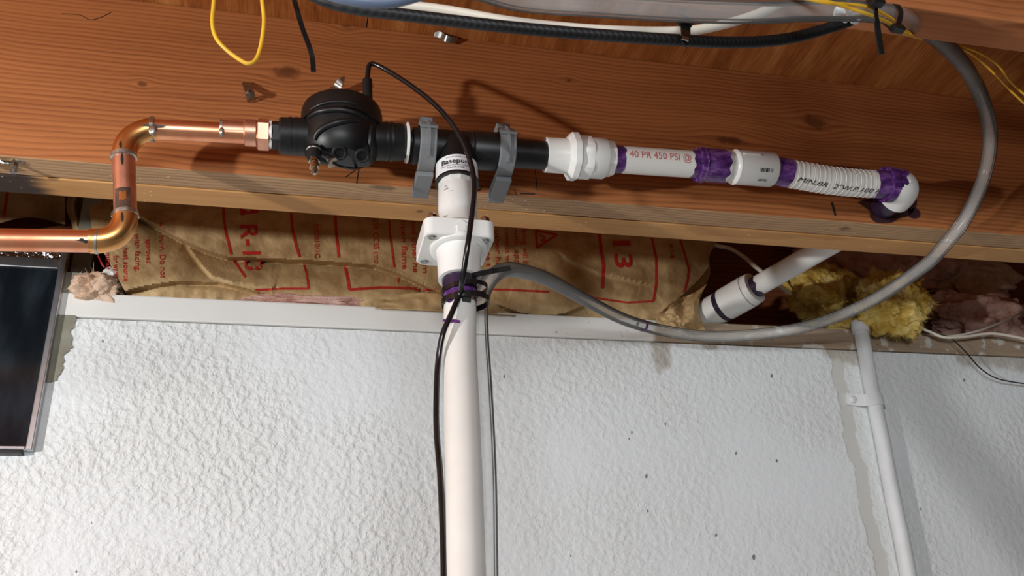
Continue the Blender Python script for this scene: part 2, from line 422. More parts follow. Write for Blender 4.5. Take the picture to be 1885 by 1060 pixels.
MB().box((sx+.0008, -2.6, ZT), (x1+.8, DS+.2, ZT+.018)).build('plywood_sheet', M['ply'], ceil)
for k in range(5):  # overhead joists out of view, added to shade the pump joist's face
    d = .128-.4064*k
    MB().box((-2.6, d, ZB), (x1+.8, d+.038, ZT)).build('unseen_joist', M['joist_near'], ceil)
# window at the left
wx1 = -.329; wz0 = CZ+.336; wz1 = CZ+.66; wx0 = -.95
win = bpy.data.objects.new('window_1', None); COL.objects.link(win); win.location = (wx0, DS, wz0); ORG[win] = Vector(win.location)
struct(win, 'dark basement window in a thin aluminium frame')
wd0, wd1 = DS-.012, DS+.004
fr = .0085
MB().box((wx1-fr, wd0, wz0), (wx1, wd1, wz1-.03)).build('frame_stile', M['alu'], win, bevel=.0015)
MB().box((wx0, wd0, wz0), (wx1-fr, wd1, wz0+.006)).build('frame_rail', M['alu'], win, bevel=.0015)
ztop = pix(60, 492, wd0).z
MB().box((wx0, wd0, ztop), (wx1-fr, wd1, ztop+.016)).build('frame_rail', M['alu'], win, bevel=.0015)
MB().box((wx0, wd0+.004, wz0+.006), (wx1-fr, wd0+.008, ztop)).build('pane', M['glass'], win)
def ff(u, v):
    x = wx0+(wx1+.002-wx0)*u; z = ztop+.016+(.032)*v
    return (x, wd0+.002+.003*noise.noise(Vector((x*60, z*60, 1))), z)
MB().grid(80, 12, ff).build('foil_tape', M['foil'], win)
MB().box((wx0, wd0-.002, wz0-.005), (wx1-.012, wd1, wz0-.001)).build('drip_edge', M['black_matte'], win)
# bare strip of concrete with a ragged paint edge next to the window
edge = [(190, 458), (158, 462), (156, 530), (140, 560), (142, 590), (130, 612), (132, 640), (118, 655), (115, 680), (106, 700), (92, 704)]
rag = []
for i in range(len(edge)-1):
    a, b = Vector(edge[i]), Vector(edge[i+1])
    for k in range(5):
        q = a.lerp(b, k/5); rag.append((q.x+(random.uniform(-3, 3) if i > 1 else 0), q.y))
rag.append(edge[-1]); pts = [pix(x, y, DS-.0012) for x, y in rag[8:]]
n = len(pts); vs = pts+[Vector((wx1-.004, DS-.0012, p.z)) for p in pts]
MB().add(vs, [(i, i+1, n+i+1, n+i) for i in range(n-1)], True).build('bare_patch', M['bare'], wall, solid=.001)
MB().box((wx1, DS+.02, ZB-.038), (wx1+.026, DS+.05, ZT)).build('jamb', M['bare'], win)

# ------------------------------------------------------------------ joists
fj = MB().box((x0, DJ, ZB), (x1, DJ+.0375, ZT)).build('floor_joist', M['joist'], bevel=.0015)
tag(fj, 'reddish fir joist carrying the pump and pipes on its face', 'joist', 'floor joists')
rj = MB().box((x0, DJ+.039, ZB-.001), (x1, DJ+.077, ZT)).build('floor_joist', M['joist_rear'], bevel=.0015)
tag(rj, 'yellower fir joist doubled behind the pump joist, scorched at its left end', 'joist', 'floor joists')
nj = MB().box((.12, .534, ZB), (x1, .572, ZT)).build('floor_joist', M['joist_near'], bevel=.0015)
tag(nj, 'blurred near joist in the top right corner above the cable tie', 'joist', 'floor joists')
fj.data.materials.append(M['joist_edge'])
for f_ in fj.data.polygons:
    if f_.normal.z < -.9: f_.material_index = 1
def stroke(pts, w, D, mat, parent, name='pen_mark', fn=None):
    P = [Vector((*p, 0)) for p in pts]; P = catmull(P, 6) if len(P) > 2 else [P[0].lerp(P[1], k/6) for k in range(7)]
    f = fn or (lambda x, y: pix(x, y, D)); vs = []; n = len(P)
    for i, p in enumerate(P):
        t = (P[min(i+1, n-1)]-P[max(i-1, 0)]).normalized(); q = Vector((-t.y, t.x, 0))*w/2
        vs += [f(p.x+q.x, p.y+q.y), f(p.x-q.x, p.y-q.y)]
    return MB().add(vs, [(2*i, 2*i+2, 2*i+3, 2*i+1) for i in range(n-1)]).build(name, mat, parent, recalc=False)
for s, w in (([(636, 326), (662, 307)], 1.2), ([(661, 307), (656, 338)], 1.2), ([(874, 348), (882, 350), (888, 343)], 2.0), ([(985, 310), (989, 352)], 1.6), ([(947, 348), (951, 359)], 1.6), ([(957, 356), (985, 357)], 2.2),
             ([(1531, 372), (1538, 397)], 3.6), ([(112, 25), (145, 27), (165, 36), (185, 32), (205, 22)], 1.0)):
    stroke(s, w, DJ-.0004, M['ink_black'], fj)

# ------------------------------------------------------------------ text
def text_mesh(s, size=1.0, bold=0.0, shear=0.0, sub=True):
    cu = bpy.data.curves.new('t', 'FONT'); cu.body = s; cu.size = size; cu.offset = bold; cu.shear = shear; cu.resolution_u = 3
    o = bpy.data.objects.new('t', cu); COL.objects.link(o)
    dg = bpy.context.evaluated_depsgraph_get(); me = bpy.data.meshes.new_from_object(o.evaluated_get(dg))
    bpy.data.objects.remove(o); bpy.data.curves.remove(cu)
    bm = bmesh.new(); bm.from_mesh(me); bpy.data.meshes.remove(me)
    if sub:
        bmesh.ops.triangulate(bm, faces=bm.faces)
        for _ in range(2):
            L = [e for e in bm.edges if e.calc_length() > size*.25]
            if L: bmesh.ops.subdivide_edges(bm, edges=L, cuts=1)
            bmesh.ops.triangulate(bm, faces=bm.faces)
    bm.verts.index_update()
    vs = [v.co.copy() for v in bm.verts]; fs = [tuple(v.index for v in f.verts) for f in bm.faces]; bm.free()
    return vs, fs
def lettering(s, mat, parent, fn, size=1.0, bold=0, shear=0, width=None, name='lettering'):
    vs, fs = text_mesh(s, size, bold, shear)
    if not vs: return
    k = 1
    if width:
        xs = [v.x for v in vs]; k = width/(max(xs)-min(xs))
    return MB().add([fn(v.x*k, v.y) for v in vs], fs).build(name, mat, parent, recalc=False)
def on_cyl(o, a, e1, r):
    a = a.normalized(); e1 = (e1-a*e1.dot(a)).normalized(); e2 = a.cross(e1)
    def f(u, v, off=0): th = v/r; return o+a*u+(e1*math.cos(th)+e2*math.sin(th))*r
    return f
def sleeve(mb, o, a, r, t0, t1, j0=.002, j1=.002, n=56, seed=0, r2=None):
    a = a.normalized(); e1, e2 = perp(a); r2 = r2 or r; vs = []
    for i in range(n):
        th = 2*math.pi*i/n; d = e1*math.cos(th)+e2*math.sin(th)
        s0 = t0+j0*noise.noise(Vector((math.cos(th)*2.2, math.sin(th)*2.2, seed)))*2
        s1 = t1+j1*noise.noise(Vector((math.cos(th)*2.2, math.sin(th)*2.2, seed+9)))*2
        for k in range(4): vs.append(o+a*(s0+(s1-s0)*k/3)+d*(r+(r2-r)*k/3))
    mb.add(vs, [(i*4+k, ((i+1) % n)*4+k, ((i+1) % n)*4+k+1, i*4+k+1) for i in range(n) for k in range(3)]); return mb

# ------------------------------------------------------------------ copper line
DP = .86
cu = thing('copper_pipe', pix(228, 470, DP), 'shiny copper water pipe with two elbows stepping up to the black pump', 'pipe')
A = pix(-60, 441, DP); B = pix(180, 444, DP); C1 = pix(229, 447, DP); C0 = pix(228, 246, DP); E1 = pix(280, 238, DP); G = pix(470, 247, DP)
rc = .0113
def el(p, c, q, k=10):   # corner arc through leg points p..q around corner c
    out = [p]
    for i in range(k+1):
        t = i/k; out.append(p.lerp(c, t).lerp(c.lerp(q, t), t))
    return out
MB().tube([A, B], rc, 24).build('pipe', M['copper'], cu)
vt, vb_ = pix(228, 287, DP), pix(231, 397, DP)
MB().tube([vb_, vt], rc, 24).build('pipe', M['copper_dull'], cu)
MB().tube([E1, G], rc, 24).build('pipe', M['copper'], cu)
re = .0126
pa, pb = C1+(B-C1).normalized()*.032, C1+(vb_-C1).normalized()*.032
mb = MB().tube([B-(C1-B).normalized()*0, pa.lerp(B, .3)]+el(pa, C1, pb)[1:]+[pb, vb_], re, 24); mb.build('elbow', M['copper_bronze'], cu)
pa, pb = C0+(vt-C0).normalized()*.030, C0+(E1-C0).normalized()*.030
MB().tube([vt]+el(pa, C0, pb)+[E1], re, 24).build('elbow', M['copper_bronze'], cu)
def ring(p, a, r, w, mat, name, parent, blob=.3):
    a = a.normalized()
    sh = lambda th: 1+blob*.18*noise.noise(Vector((math.cos(th)*3, math.sin(th)*3, p.x*90+p.z*50)))
    return MB().lathe(p-a*w/2, a, [(0, rc), (w*.15, r), (w*.85, r), (w, rc)], 30, shape=sh).build(name, mat, parent)
ring(vt-(vt-vb_).normalized()*.001, vt-vb_, re+.0004, .006, M['solder'], 'solder_joint', cu)
ring(vb_+(vt-vb_).normalized()*.001, vt-vb_, re+.0004, .006, M['solder'], 'solder_joint', cu)
ring(B, B-C1, re+.0006, .003, M['solder'], 'solder_joint', cu)
ring(pix(281, 238, DP), G-E1, re+.0008, .005, M['solder'], 'solder_joint', cu, 1)
ring(pix(408, 241, DP), G-E1, rc+.0012, .004, M['solder'], 'solder_joint', cu, 1)
MB().ball(pix(408, 241, DP-rc), .0034, 8, (.8, .6, 1.4)).build('solder_blob', M['solder'], cu)
MB().ball(pix(281, 238, DP-re), .004, 8, (1.1, .5, 1.6)).build('solder_blob', M['solder'], cu)
ax = (G-E1).normalized(); g0 = pix(449, 244, DP)
MB().lathe(pix(409, 241, DP), ax, [(0, .0122), (.024, .0122)], 30).build('adapter_neck', M['copper_dull'], cu)
MB().lathe(g0, ax, [(0, .0122), (.0012, .0148), (.004, .0150), (.0128, .0150)], 30).build('adapter_collar', M['copper_dull'], cu)
MB().lathe(pix(472, 247, DP), ax, [(0, .0150), (.002, .0180), (.013, .0180), (.0145, .016)], 6, True, e1=Vector((0, -.35, 1))).build('hex_nut', M['copper_dull'], cu)
MB().lathe(pix(495, 248, DP), ax, [(0, .0155), (.003, .0155)], 24).build('thread_tape', M['white'], cu)
# tag, scorch streaks
fc = on_cyl(vb_, vt-vb_, Vector((-.05, -1, -.4)), rc+.0003)
MB().grid(9, 9, lambda u, v: fc(.004+.023*v, -.008+.016*u)).build('tag', M['tag'], cu)
MB().grid(7, 7, lambda u, v: on_cyl(vb_, vt-vb_, Vector((-.05, -1, -.4)), rc+.0006)(.012+.010*v+.001*math.sin(9*u), -.003+.007*u)).build('tag_tear', M['copper_bronze'], cu)
fv = on_cyl(vt, vt-vb_, Vector((-.05, -1, -.4)), re+.0004)
for o_, s0, s1, q in ((vt, .002, .010, 0), (vt, -.018, -.004, .001), (vb_, -.014, -.003, 0)):
    f2 = on_cyl(o_, vt-vb_, Vector((-.05, -1, -.4)), (rc if s0 < -.015 else re)+.0005)
    MB().grid(4, 9, lambda u, v: f2(s0+(s1-s0)*v, q+(u-.5)*.0028*math.sin(math.pi*(.1+.8*v)))).build('scorch_mark', M['burn'], cu)
f2 = on_cyl(B, C1-B, Vector((0, -1, -.55)), rc+.0004)
MB().grid(12, 4, lambda u, v: f2(-.018+.017*u, (v-.5)*.0035*math.sin(math.pi*(.15+.8*u))+.001*math.sin(14*u))).build('scorch_mark', M['burn'], cu)
f2 = on_cyl(pix(281, 238, DP), ax, Vector((0, -1, -.3)), re+.0011)
MB().grid(12, 4, lambda u, v: f2(-.010+.026*u, (v-.5)*.0030*math.sin(math.pi*(.08+.9*u)))).build('scorch_mark', M['burn'], cu)

# ------------------------------------------------------------------ pump
pc = Vector((.0335, DP, CZ+.5895)); zz = Vector((0, 0, 1)); xx = Vector((1, 0, 0))
pL, pR = pix(520, 250, DP), pix(735, 262, DP); pax = (pR-pL).normalized()
pump = thing('pump', (pc.x, pc.y, CZ+.545), 'black plastic water-powered pump head with rounded ridged body', 'pump')
zl = lambda z: CZ+z-pc.z
PB = MB().lathe(pc, zz, [(zl(.555), .022), (zl(.557), .032), (zl(.564), .0385), (zl(.575), .0415), (zl(.590), .0430), (zl(.6005), .0435), (zl(.601), .0462), (zl(.608), .0462), (zl(.6085), .0452), (zl(.620), .0455), (zl(.6255), .0442), (zl(.628), .040), (zl(.630), .0)], 64)
for v in PB.v:
    if v.y > pc.y and v.z < CZ+.6007: v.y = pc.y+(v.y-pc.y)*.12
PB.build('body', M['black'], pump)
MB().lathe(pL-pax*.004, pax, [(0, .0185), (.002, .0205), (.060, .0225), (.100, .0225), (.136, .0215), (.140, .019)], 40).build('flow_tube', M['black_matte'], pump)
# hexes and fin collars on both ends
def at(px, dy=0): 
    u = (px-520)/(735-520); return pL.lerp(pR, u)
MB().lathe(at(500), pax, [(0, .0155), (.002, .0165), (.0095, .0165), (.0105, .015)], 6, True, e1=Vector((0, -.35, 1))).build('hex_bushing', M['black_matte'], pump)
for px in (530, 541):
    MB().lathe(at(px), pax, [(0, .0195), (.0005, .0215), (.0035, .0215), (.004, .0195)], 36).build('fin_collar', M['black_matte'], pump)
for px in (706, 716):
    MB().lathe(at(px), pax, [(0, .0195), (.0005, .0225), (.0035, .0225), (.004, .0195)], 36).build('fin_collar', M['black_matte'], pump)
MB().lathe(at(720.5), pax, [(0, .0212), (.0008, .0212)], 36).build('gasket', M['cream'], pump)
MB().lathe(at(726), pax, [(0, .0165), (.002, .0178), (.010, .0178), (.012, .016)], 6, True, e1=Vector((0, -.35, 1))).build('hex_bushing', M['black_matte'], pump)
MB().lathe(at(733), pax, [(0, .0142), (.016, .0142)], 30).build('thread', M['black_matte'], pump)
MB().lathe(at(746), pax, [(0, .019), (.001, .0235), (.003, .0235), (.0035, .020)], 36).build('tape_washer', M['white'], pump)
for k in range(3):
    f = on_cyl(at(742+2*k), pax, Vector((0, -1, -.9)), .0165)
    MB().ball(f(0, .004*k-.004), .0022, 8, (.8, 1, 1.5)).build('bushing_screw', M['steel'], pump)
# raised ridges curling over the front of the drum
def dr(z):
    for (a, ra), (b, rb) in zip([(.555, .022), (.557, .032), (.564, .0385), (.575, .0415), (.590, .0430), (.6005, .0435), (.601, .0462)], [(.557, .032), (.564, .0385), (.575, .0415), (.590, .0430), (.6005, .0435), (.601, .0462), (.63, .0462)]):
        if z <= b: return ra+(rb-ra)*(z-a)/(b-a)
    return .0455
def ridge(pts, w):
    P = []
    for px, py in pts:
        best = None
        for k in range(60):
            D = DP-.05+.05*k/59; q = pix(px, py, D); rr = math.hypot(q.x-pc.x, q.y-pc.y)
            e = abs(rr-dr(q.z-CZ))
            if best is None or e < best[0]: best = (e, q)
        q = best[1]; P.append(q+Vector((q.x-pc.x, q.y-pc.y, 0)).normalized()*.0005)
    P = catmull(P, 8); n = len(P)
    return MB().tube(P, w, 12, True, [.25+.75*math.sin(math.pi*min(1, (.08+i/n)))**.5 if i < n*.5 else .3+.7*math.cos(math.pi*.5*max(0, (i/n-.5)*1.8)) for i in range(n)]).build('ridge', M['black'], pump)
ridge([(569, 216), (585, 207), (605, 203), (630, 203), (655, 209), (675, 219)], .0036)
ridge([(580, 258), (585, 246), (600, 234), (622, 226), (645, 222), (662, 220)], .0040)
ridge([(572, 202), (590, 193), (612, 188), (636, 188), (658, 193)], .0022)
ridge([(682, 232), (681, 250), (681, 268), (683, 285)], .0030)
# port bosses at the lower front
dn = Vector((.05, -.75, -.66)).normalized()
for px, py in ((625, 281), (667, 286)):
    p = pix(px, py, .833); e1, e2 = perp(dn)
    MB().lathe(p-dn*.010, dn, [(0, .0080), (.010, .0080)], 24).build('port_boss', M['black'], pump)
    MB().tube([p+e1*.0066*math.cos(t*math.pi/12)+e2*.0066*math.sin(t*math.pi/12)+dn*.001 for t in range(24)], .0021, 10, False, None, True).build('port_ring', M['black_matte'], pump)
# drain elbow with metal nozzle
e0 = pix(578, 278, .835); e3 = pix(579, 322, .832)
dv = (e3-e0).normalized()
MB().lathe(e0, dv, [(-.004, .0078), (0, .0085), (.010, .0078), (.011, .006)], 24).build('drain_elbow', M['black_matte'], pump)
MB().tube([e0+Vector((0, -.0082, 0))+Vector((.0082*math.sin(t), .0082-.0082*math.cos(t), -.0008+.0012*math.cos(t))) for t in [(-1.3+2.6*k/14) for k in range(15)]], .0011, 8).build('clip_ring', M['steel'], pump)
MB().lathe(e0+dv*.010, dv, [(0, .0055), (.001, .0062), (.005, .0062), (.0055, .0045), (.008, .0042), (.0082, .0056), (.013, .0054), (.0132, .004), (.0185, .0040), (.021, .0020)], 20).build('nozzle', M['brass'], pump)
hs = [pix(590, 290, .838), pix(603, 293, .838), pix(612, 299, .836)]
MB().tube(hs, .0062, 16).build('side_barb', M['black_matte'], pump)
hd = (hs[2]-hs[1]).normalized()
MB().lathe(hs[2]-hd*.001, hd, [(0, .0064), (.0012, .0067), (.002, .0060)], 20).build('barb_ring', M['brass'], pump)
MB().tube(catmull([hs[2], pix(625, 306, .84), pix(645, 310, .85), pix(662, 309, .87), pix(690, 296, .90)], 8), .0016, 10).build('sense_tube', M['black_wire'], pump)
gb = Vector((pix(676, 190, DP).x, DP-.014, CZ+.622)); gt = pix(676, 146, DP-.014)
gx = Vector((gt.x, gb.y, gt.z)); 
MB().lathe(gb, gx-gb, [(0, .0058), ((gx-gb).length-.001, .0055), ((gx-gb).length, .0046)], 20).build('cable_gland', M['black_matte'], pump)
# signal wire
wp = [(gx.x, gx.y, gx.z-.002), pix(678, 128, DP-.014), pix(681, 119, DP-.014), pix(692, 119, DP-.015), pix(720, 134, DP-.02), pix(760, 160, DP-.03), pix(800, 192, DP-.04), pix(832, 228, DP-.05), pix(855, 268, DP-.055),
      pix(869, 310, .805), pix(873, 350, .80), pix(868, 400, .79), pix(861, 450, .785), pix(852, 510, .80), pix(846, 540, .818), pix(832, 575, .815), pix(815, 615, .815), pix(806, 670, .82), pix(803, 740, .81), pix(804, 800, .80), pix(810, 870, .785), pix(814, 950, .77), pix(816, 1010, .76), pix(818, 1100, .745)]
sw = MB().tube(catmull(wp, 8), .0029, 12).build('signal_wire', M['black_wire']); tag(sw, 'long thin black wire curving from the pump down past the white pipe', 'wire')

# ------------------------------------------------------------------ black tee and clamps
tA, tB = pix(757, 268, DP), pix(1012, 287, DP); ta = (tB-tA).normalized(); TL = (tB-tA).length
def tx(px): return TL*(px-757)/(1012-757)
tee = thing('tee_fitting', pix(850, 300, DP), 'glossy black plastic tee between two grey clamps', 'pipe fitting')
MB().lathe(tA, ta, [(tx(757), .0185), (tx(759), .0215), (tx(800), .0215), (tx(862), .0215), (tx(864), .0228), (tx(867), .0220), (tx(870), .0228), (tx(936), .0228), (tx(937), .0175), (tx(1012), .0168)], 44).build('body', M['black'], tee)
vT = Vector((.163, .853, CZ+.548)); vB = Vector((.1525, .803, -.02+CZ)); vax = (vB-vT).normalized()
def V(z): return vT+(vB-vT)*((vT.z-CZ-z)/(vT.z-vB.z))      # point of the vertical axis at height z over the eye
MB().lathe(V(.592), vax, [(0, .0215), (.033, .0232)], 40).build('branch', M['black'], tee)
def clamp(px, label):
    c = tA+ta*tx(px); w = .0095; ri, ro = .0235, .0285
    root = thing('pipe_clamp', (c.x, DJ, c.z-ro), label, 'clamp', 'grey pipe clamps'); yy = Vector((0, 1, 0))
    def prof(r, back):
        P = [c+Vector((0, back-DP, r+(.002 if r > ri else 0)))]
        P += [c+Vector((0, -r*math.sin(t*math.pi/20), r*math.cos(t*math.pi/20))) for t in range(21)]
        P.append(c+Vector((0, back-DP, -r-(.004 if r > ri else 0)))); return P
    a, b = prof(ri, DJ), prof(ro, DJ); n = len(a); mb = MB()
    vs = [p+ta*s for s in (-w, w) for p in a+b]; m = 2*n
    fs = [(i, i+1, n+i+1, n+i) for i in range(n-1)]+[(m+i, m+i+1, m+n+i+1, m+n+i) for i in range(n-1)]
    fs += [(i, i+1, m+i+1, m+i) for i in range(n-1)]+[(n+i, n+i+1, m+n+i+1, m+n+i) for i in range(n-1)]
    fs += [(0, n, m+n, m), (n-1, 2*n-1, m+2*n-1, m+n-1)]
    mb.add(vs, fs, True).build('band', M['grey'], root, bevel=.0012)
    P = [c+Vector((0, -(ro+.0012)*math.sin(t*math.pi/20), (ro+.0012)*math.cos(t*math.pi/20))) for t in range(2, 17)]
    MB().ribbon([p+ta*.0002 for p in P], ta.cross(Vector((0, 0, 1))), .0026, .0026).build('rib', M['grey'], root)
    q = c+Vector((0, -(ro+.0006)*math.sin(math.pi*.42), (ro+.0006)*math.cos(math.pi*.42)))
    MB().obox(q, ta*(w+.0003), Vector((0, -.0018, .0002)), Vector((0, 0, .0016))).build('cross_rib', M['grey'], root)
    MB().obox(c+Vector((0, .006, ro+.004)), ta*(w*.86), Vector((0, .012, 0)), Vector((0, 0, .005))).build('lock_tab', M['grey'], root, bevel=.001)
    MB().obox(c+Vector((0, .030, -ro-.0045)), ta*(w*1.02), Vector((0, .0235, -.001)), Vector((0, 0, .003))).build('base_foot', M['grey'], root, bevel=.001)
    return root
clamp(783, 'grey plastic pipe clamp beside the pump, nearest the copper pipe')
clamp(925, 'grey plastic pipe clamp on the side of the white fittings')

# ------------------------------------------------------------------ suction side: label sleeve, check valve, pipe
ad = thing('suction_adapter', V(.488), 'white adapter with printed label hanging under the black tee', 'pipe fitting')
yz = lambda z: (V(z)-V(.562)).length
MB().lathe(V(.562), vax, [(0, .0225), (.0005, .0238), (yz(.5405), .0242), (yz(.5385), .0242)], 48).build('label_sleeve', M['label'], ad)
MB().lathe(V(.5395), vax, [(0, .0225), (0, .0246), (.0028, .0246), (.0028, .0215)], 48).build('o_ring', M['black'], ad)
MB().lathe(V(.5360), vax, [(-.002, .0205), (0, .0214), (.007, .0214), (.0072, .0206)], 12, True).build('hex_lip', M['white'], ad)
MB().lathe(V(.531), vax, [(-.003, .0200), (.0, .0206), (.002, .0214), (yz(.499)-yz(.531), .0216), (yz(.4965)-yz(.531), .0205), (yz(.4965)-yz(.531)+.004, .0205), (yz(.484)-yz(.531), .0222), (yz(.472)-yz(.531), .0300)], 44).build('socket', M['white'], ad)
lf = on_cyl(V(.562), vax, Vector((-.12, -1, 0)), .0247)
def lab(z): return lambda u, v: lf(yz(z)-v, -(u))
e_ = on_cyl(V(.562), vax, Vector((-.12, -1, 0)), .0247)
def ltx(s, z, size, x0, width, bold=0):
    # axis runs downwards, so reading direction is mirrored by choosing the sign of the arc
    lettering(s, M['ink_black'], ad, lambda u, v: e_(yz(z)-v, SGN*(u+x0)), size, bold, 0, width)
_t = e_(0, .01)-e_(0, 0); SGN = 1 if _t.x > 0 else -1
ltx('Basepump', .5492, .0088, -.0205, .040, .00012)
ltx('SUMP & FLOODING CONTROL', .5570, .0022, -.014, .028)
ltx('Water Powered Backup Sump Pump', .5457, .0030, -.0215, .042)
ltx('716.676.0328', .5424, .0032, -.013, .019)
e2_ = on_cyl(V(.531), vax, Vector((-.12, -1, 0)), .0219)
for s, z, x, w in (('1Q', .521, -.017, .003), ('U403', .517, -.0175, .0055), ('-----', .513, -.012, .006)):
    lettering(s, M['ink_grey'], ad, lambda u, v: e2_(yz(z)-yz(.531)-v, SGN*(u+x)), .003, 0, 0, w)

cv = thing('check_valve', V(.415), 'white square-flanged check valve with bolts and a raised arrow', 'valve')
fc_ = Vector((.158, .8525, CZ+.463))
def rsq(h, r, z, n=6):
    out = []
    for cx, cy, a0 in ((h-r, h-r, 0), (-h+r, h-r, 90), (-h+r, -h+r, 180), (h-r, -h+r, 270)):
        for k in range(n+1):
            a = math.radians(a0+90*k/n); out.append(fc_+Vector((cx+r*math.cos(a), cy+r*math.sin(a), z)))
    return out
def prism(levels, flat=False):
    n = len(levels[0]); vs = sum(levels, []); fs = []
    for L in range(len(levels)-1):
        fs += [(L*n+i, L*n+(i+1) % n, (L+1)*n+(i+1) % n, (L+1)*n+i) for i in range(n)]
    fs += [tuple(range(n-1, -1, -1)), tuple(range((len(levels)-1)*n, len(levels)*n))]
    mb = MB(); mb.add(vs, fs, flat); mb.flat |= {len(mb.f)-1, len(mb.f)-2}; return mb
prism([rsq(.0365, .009, -.0105), rsq(.0378, .0095, -.009), rsq(.0378, .0095, .0088), rsq(.0366, .009, .0100)]).build('flange', M['white'], cv)
zf = fc_.z-CZ-.0105
MB().lathe(V(zf+.001), vax, [(0, .0315), (.005, .0308), (.0065, .0285), (.0065, .0243), (.020, .0233), (.041, .0226), (.0415, .0196)], 48).build('hub', M['white'], cv)
for i in (-1, 1):
    for j in (-1, 1):
        q = fc_+Vector((i*.0285, j*.0285, 0))
        MB().lathe(q-zz*.0110, zz, [(0, .0050), (.0018, .0050)], 18, e1=xx).build('bolt_head', M['steel'], cv)
        MB().lathe(q-zz*.0118, zz, [(0, .0034), (.0012, .0034)], 6, True).build('bolt_end', M['steel'], cv)
        MB().lathe(q+zz*.0098, zz, [(0, .0052), (.006, .0052), (.0075, .004)], 6, True).build('bolt_nut', M['brass'], cv)
arw = [(-.005, -.006), (.005, -.006), (.005, .001), (.008, .001), (0, .0072), (-.008, .001), (-.005, .001)]
ac = Vector((pix(850, 413, .8147).x, .8147, fc_.z))
vs = [ac+Vector((x, d, z)) for d in (.0004, -.0013) for x, z in arw]
MB().add(vs, [tuple(range(7, 14)), tuple(range(6, -1, -1))]+[(i, (i+1) % 7, 7+(i+1) % 7, 7+i) for i in range(7)], True).build('arrow_emblem', M['white'], cv)

sp = thing('suction_pipe', V(.0), 'long vertical white PVC pipe running down in front of the wall', 'pipe')
MB().tube(catmull([V(.43), V(.39), pix(846, 640, .832), pix(850, 760, .806), pix(853.5, 890, .782), pix(856.5, 1060, .755), pix(859, 1160, .742)], 8), .0169, 36).build('pipe', M['cream'], sp)
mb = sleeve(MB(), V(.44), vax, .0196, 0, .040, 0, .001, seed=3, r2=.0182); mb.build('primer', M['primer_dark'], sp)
sleeve(MB(), V(.405), vax, .0173, 0, .022, 0, .006, seed=5).build('primer', M['primer'], sp)
fp = on_cyl(V(.40), vax, Vector((-.10, -1, -.1)), .0172); yp = lambda z: (V(z)-V(.40)).length*(1 if z < .4 else -1)
stroke([(815, 589), (824, 591), (836, 590), (849, 593)], 5.5, 0, M['ink_purple'], sp, 'pen_mark',
    lambda x, y: pix(x, y, .8385-.0169*math.sqrt(max(.05, 1-((x-843.5)/31)**2))*1.02-.0022))
zm = pix(860, 868, .80).z-CZ
M['mark_faint'] = plain('faint_purple_mark', srgb(196, 164, 200), .5, 0, .2, 120)
for pts, w in (([(851, 874), (858, 860), (864, 853), (867, 858), (860, 866), (853, 877)], 3.0), ([(856, 880), (864, 888), (870, 882)], 1.6), ([(869, 876), (872, 894)], 1.6)):
    def onp(x, y): return pix(x, y, .7855-.0170*math.sqrt(max(.05, 1-((x-853)/34)**2))*.99-.0008+(870-y)*.00018)
    stroke(pts, w, 0, M['mark_faint'], sp, 'pen_mark', onp)

# cable ties round pipe and tube
def tie_loop(cx, z, rx, ry, tilt, w, name, label, tail=None, head=None):
    c = V(z)+Vector((cx, 0, 0)); root = thing(name, c, label, 'cable tie', 'black cable ties')
    P = [c+Vector((rx*math.cos(t*math.pi/20), ry*math.sin(t*math.pi/20), tilt*math.cos(t*math.pi/20))) for t in range(40)]
    mb = MB(); n = 40; vs = []
    for i, p in enumerate(P):
        o_ = Vector((math.cos(i*math.pi/20), math.sin(i*math.pi/20), 0))*.0010
        vs += [p+o_+zz*w/2, p-o_*0+zz*w/2, p-zz*w/2, p+o_-zz*w/2]
    mb.add(vs, [(i*4+k, i*4+(k+1) % 4, ((i+1) % n)*4+(k+1) % 4, ((i+1) % n)*4+k) for i in range(n) for k in range(4)], True)
    mb.build('strap', M['black_wire'], root)
    if head: MB().obox(head, Vector((.0045, 0, 0)), Vector((0, .0035, 0)), Vector((0, 0, .0045))).build('head', M['black'], root, bevel=.001)
    if tail: MB().ribbon(catmull(tail, 6), Vector((0, -.85, -.5)), .0056, .0013).build('tail', M['black_wire'], root)
tie_loop(.005, .4005, .0235, .0215, .003, .0050, 'cable_tie', 'black cable tie with a long free tail just under the check valve',
    [pix(866, 508, .826), pix(885, 503, .82), pix(910, 498, .81), pix(940, 493, .80)], pix(862, 512, .826))
tie_loop(.0055, .3865, .0245, .0220, .0015, .0065, 'cable_tie', 'thick black cable tie binding clear tube to the white pipe', None, pix(858, 549, .822))

# ------------------------------------------------------------------ clear tube
TP = [(860, -30, .47), (960, -2, .49), (1100, 9, .49), (1250, 19, .495), (1400, 23, .50), (1500, 19, .51), (1600, 22, .52), (1660, 33, .545), (1720, 66, .60), (1780, 128, .69), (1812, 195, .77), (1823, 260, .83), (1810, 330, .87), (1778, 400, .885), (1738, 452, .915), (1698, 492, .965),
      (1600, 556, 1.08), (1500, 597, 1.17), (1400, 615, 1.21), (1300, 619, 1.225), (1220, 608, 1.22), (1150, 588, 1.17), (1080, 553, 1.10), (1010, 515, 1.01), (960, 499, .95), (925, 498, .905), (898, 520, .885), (884, 560, .872), (884, 620, .862), (889, 700, .848), (894, 800, .828), (897, 900, .810), (897.5, 1000, .793), (898, 1100, .778)]
path = catmull([pix(*p) for p in TP], 8)
ct = thing('clear_tube', pix(1250, 640, 1.22), 'clear vinyl tube looping from the ceiling round the right side to the white pipe', 'tube')
mb = MB().tube(path, .0092, 20, False); mb.tube(path, .0066, 16, False); mb.build('tube_wall', M['vinyl'], ct, recalc=False)
i0 = min(range(len(path)), key=lambda i: (path[i]-pix(1182, 604, 1.20)).length)
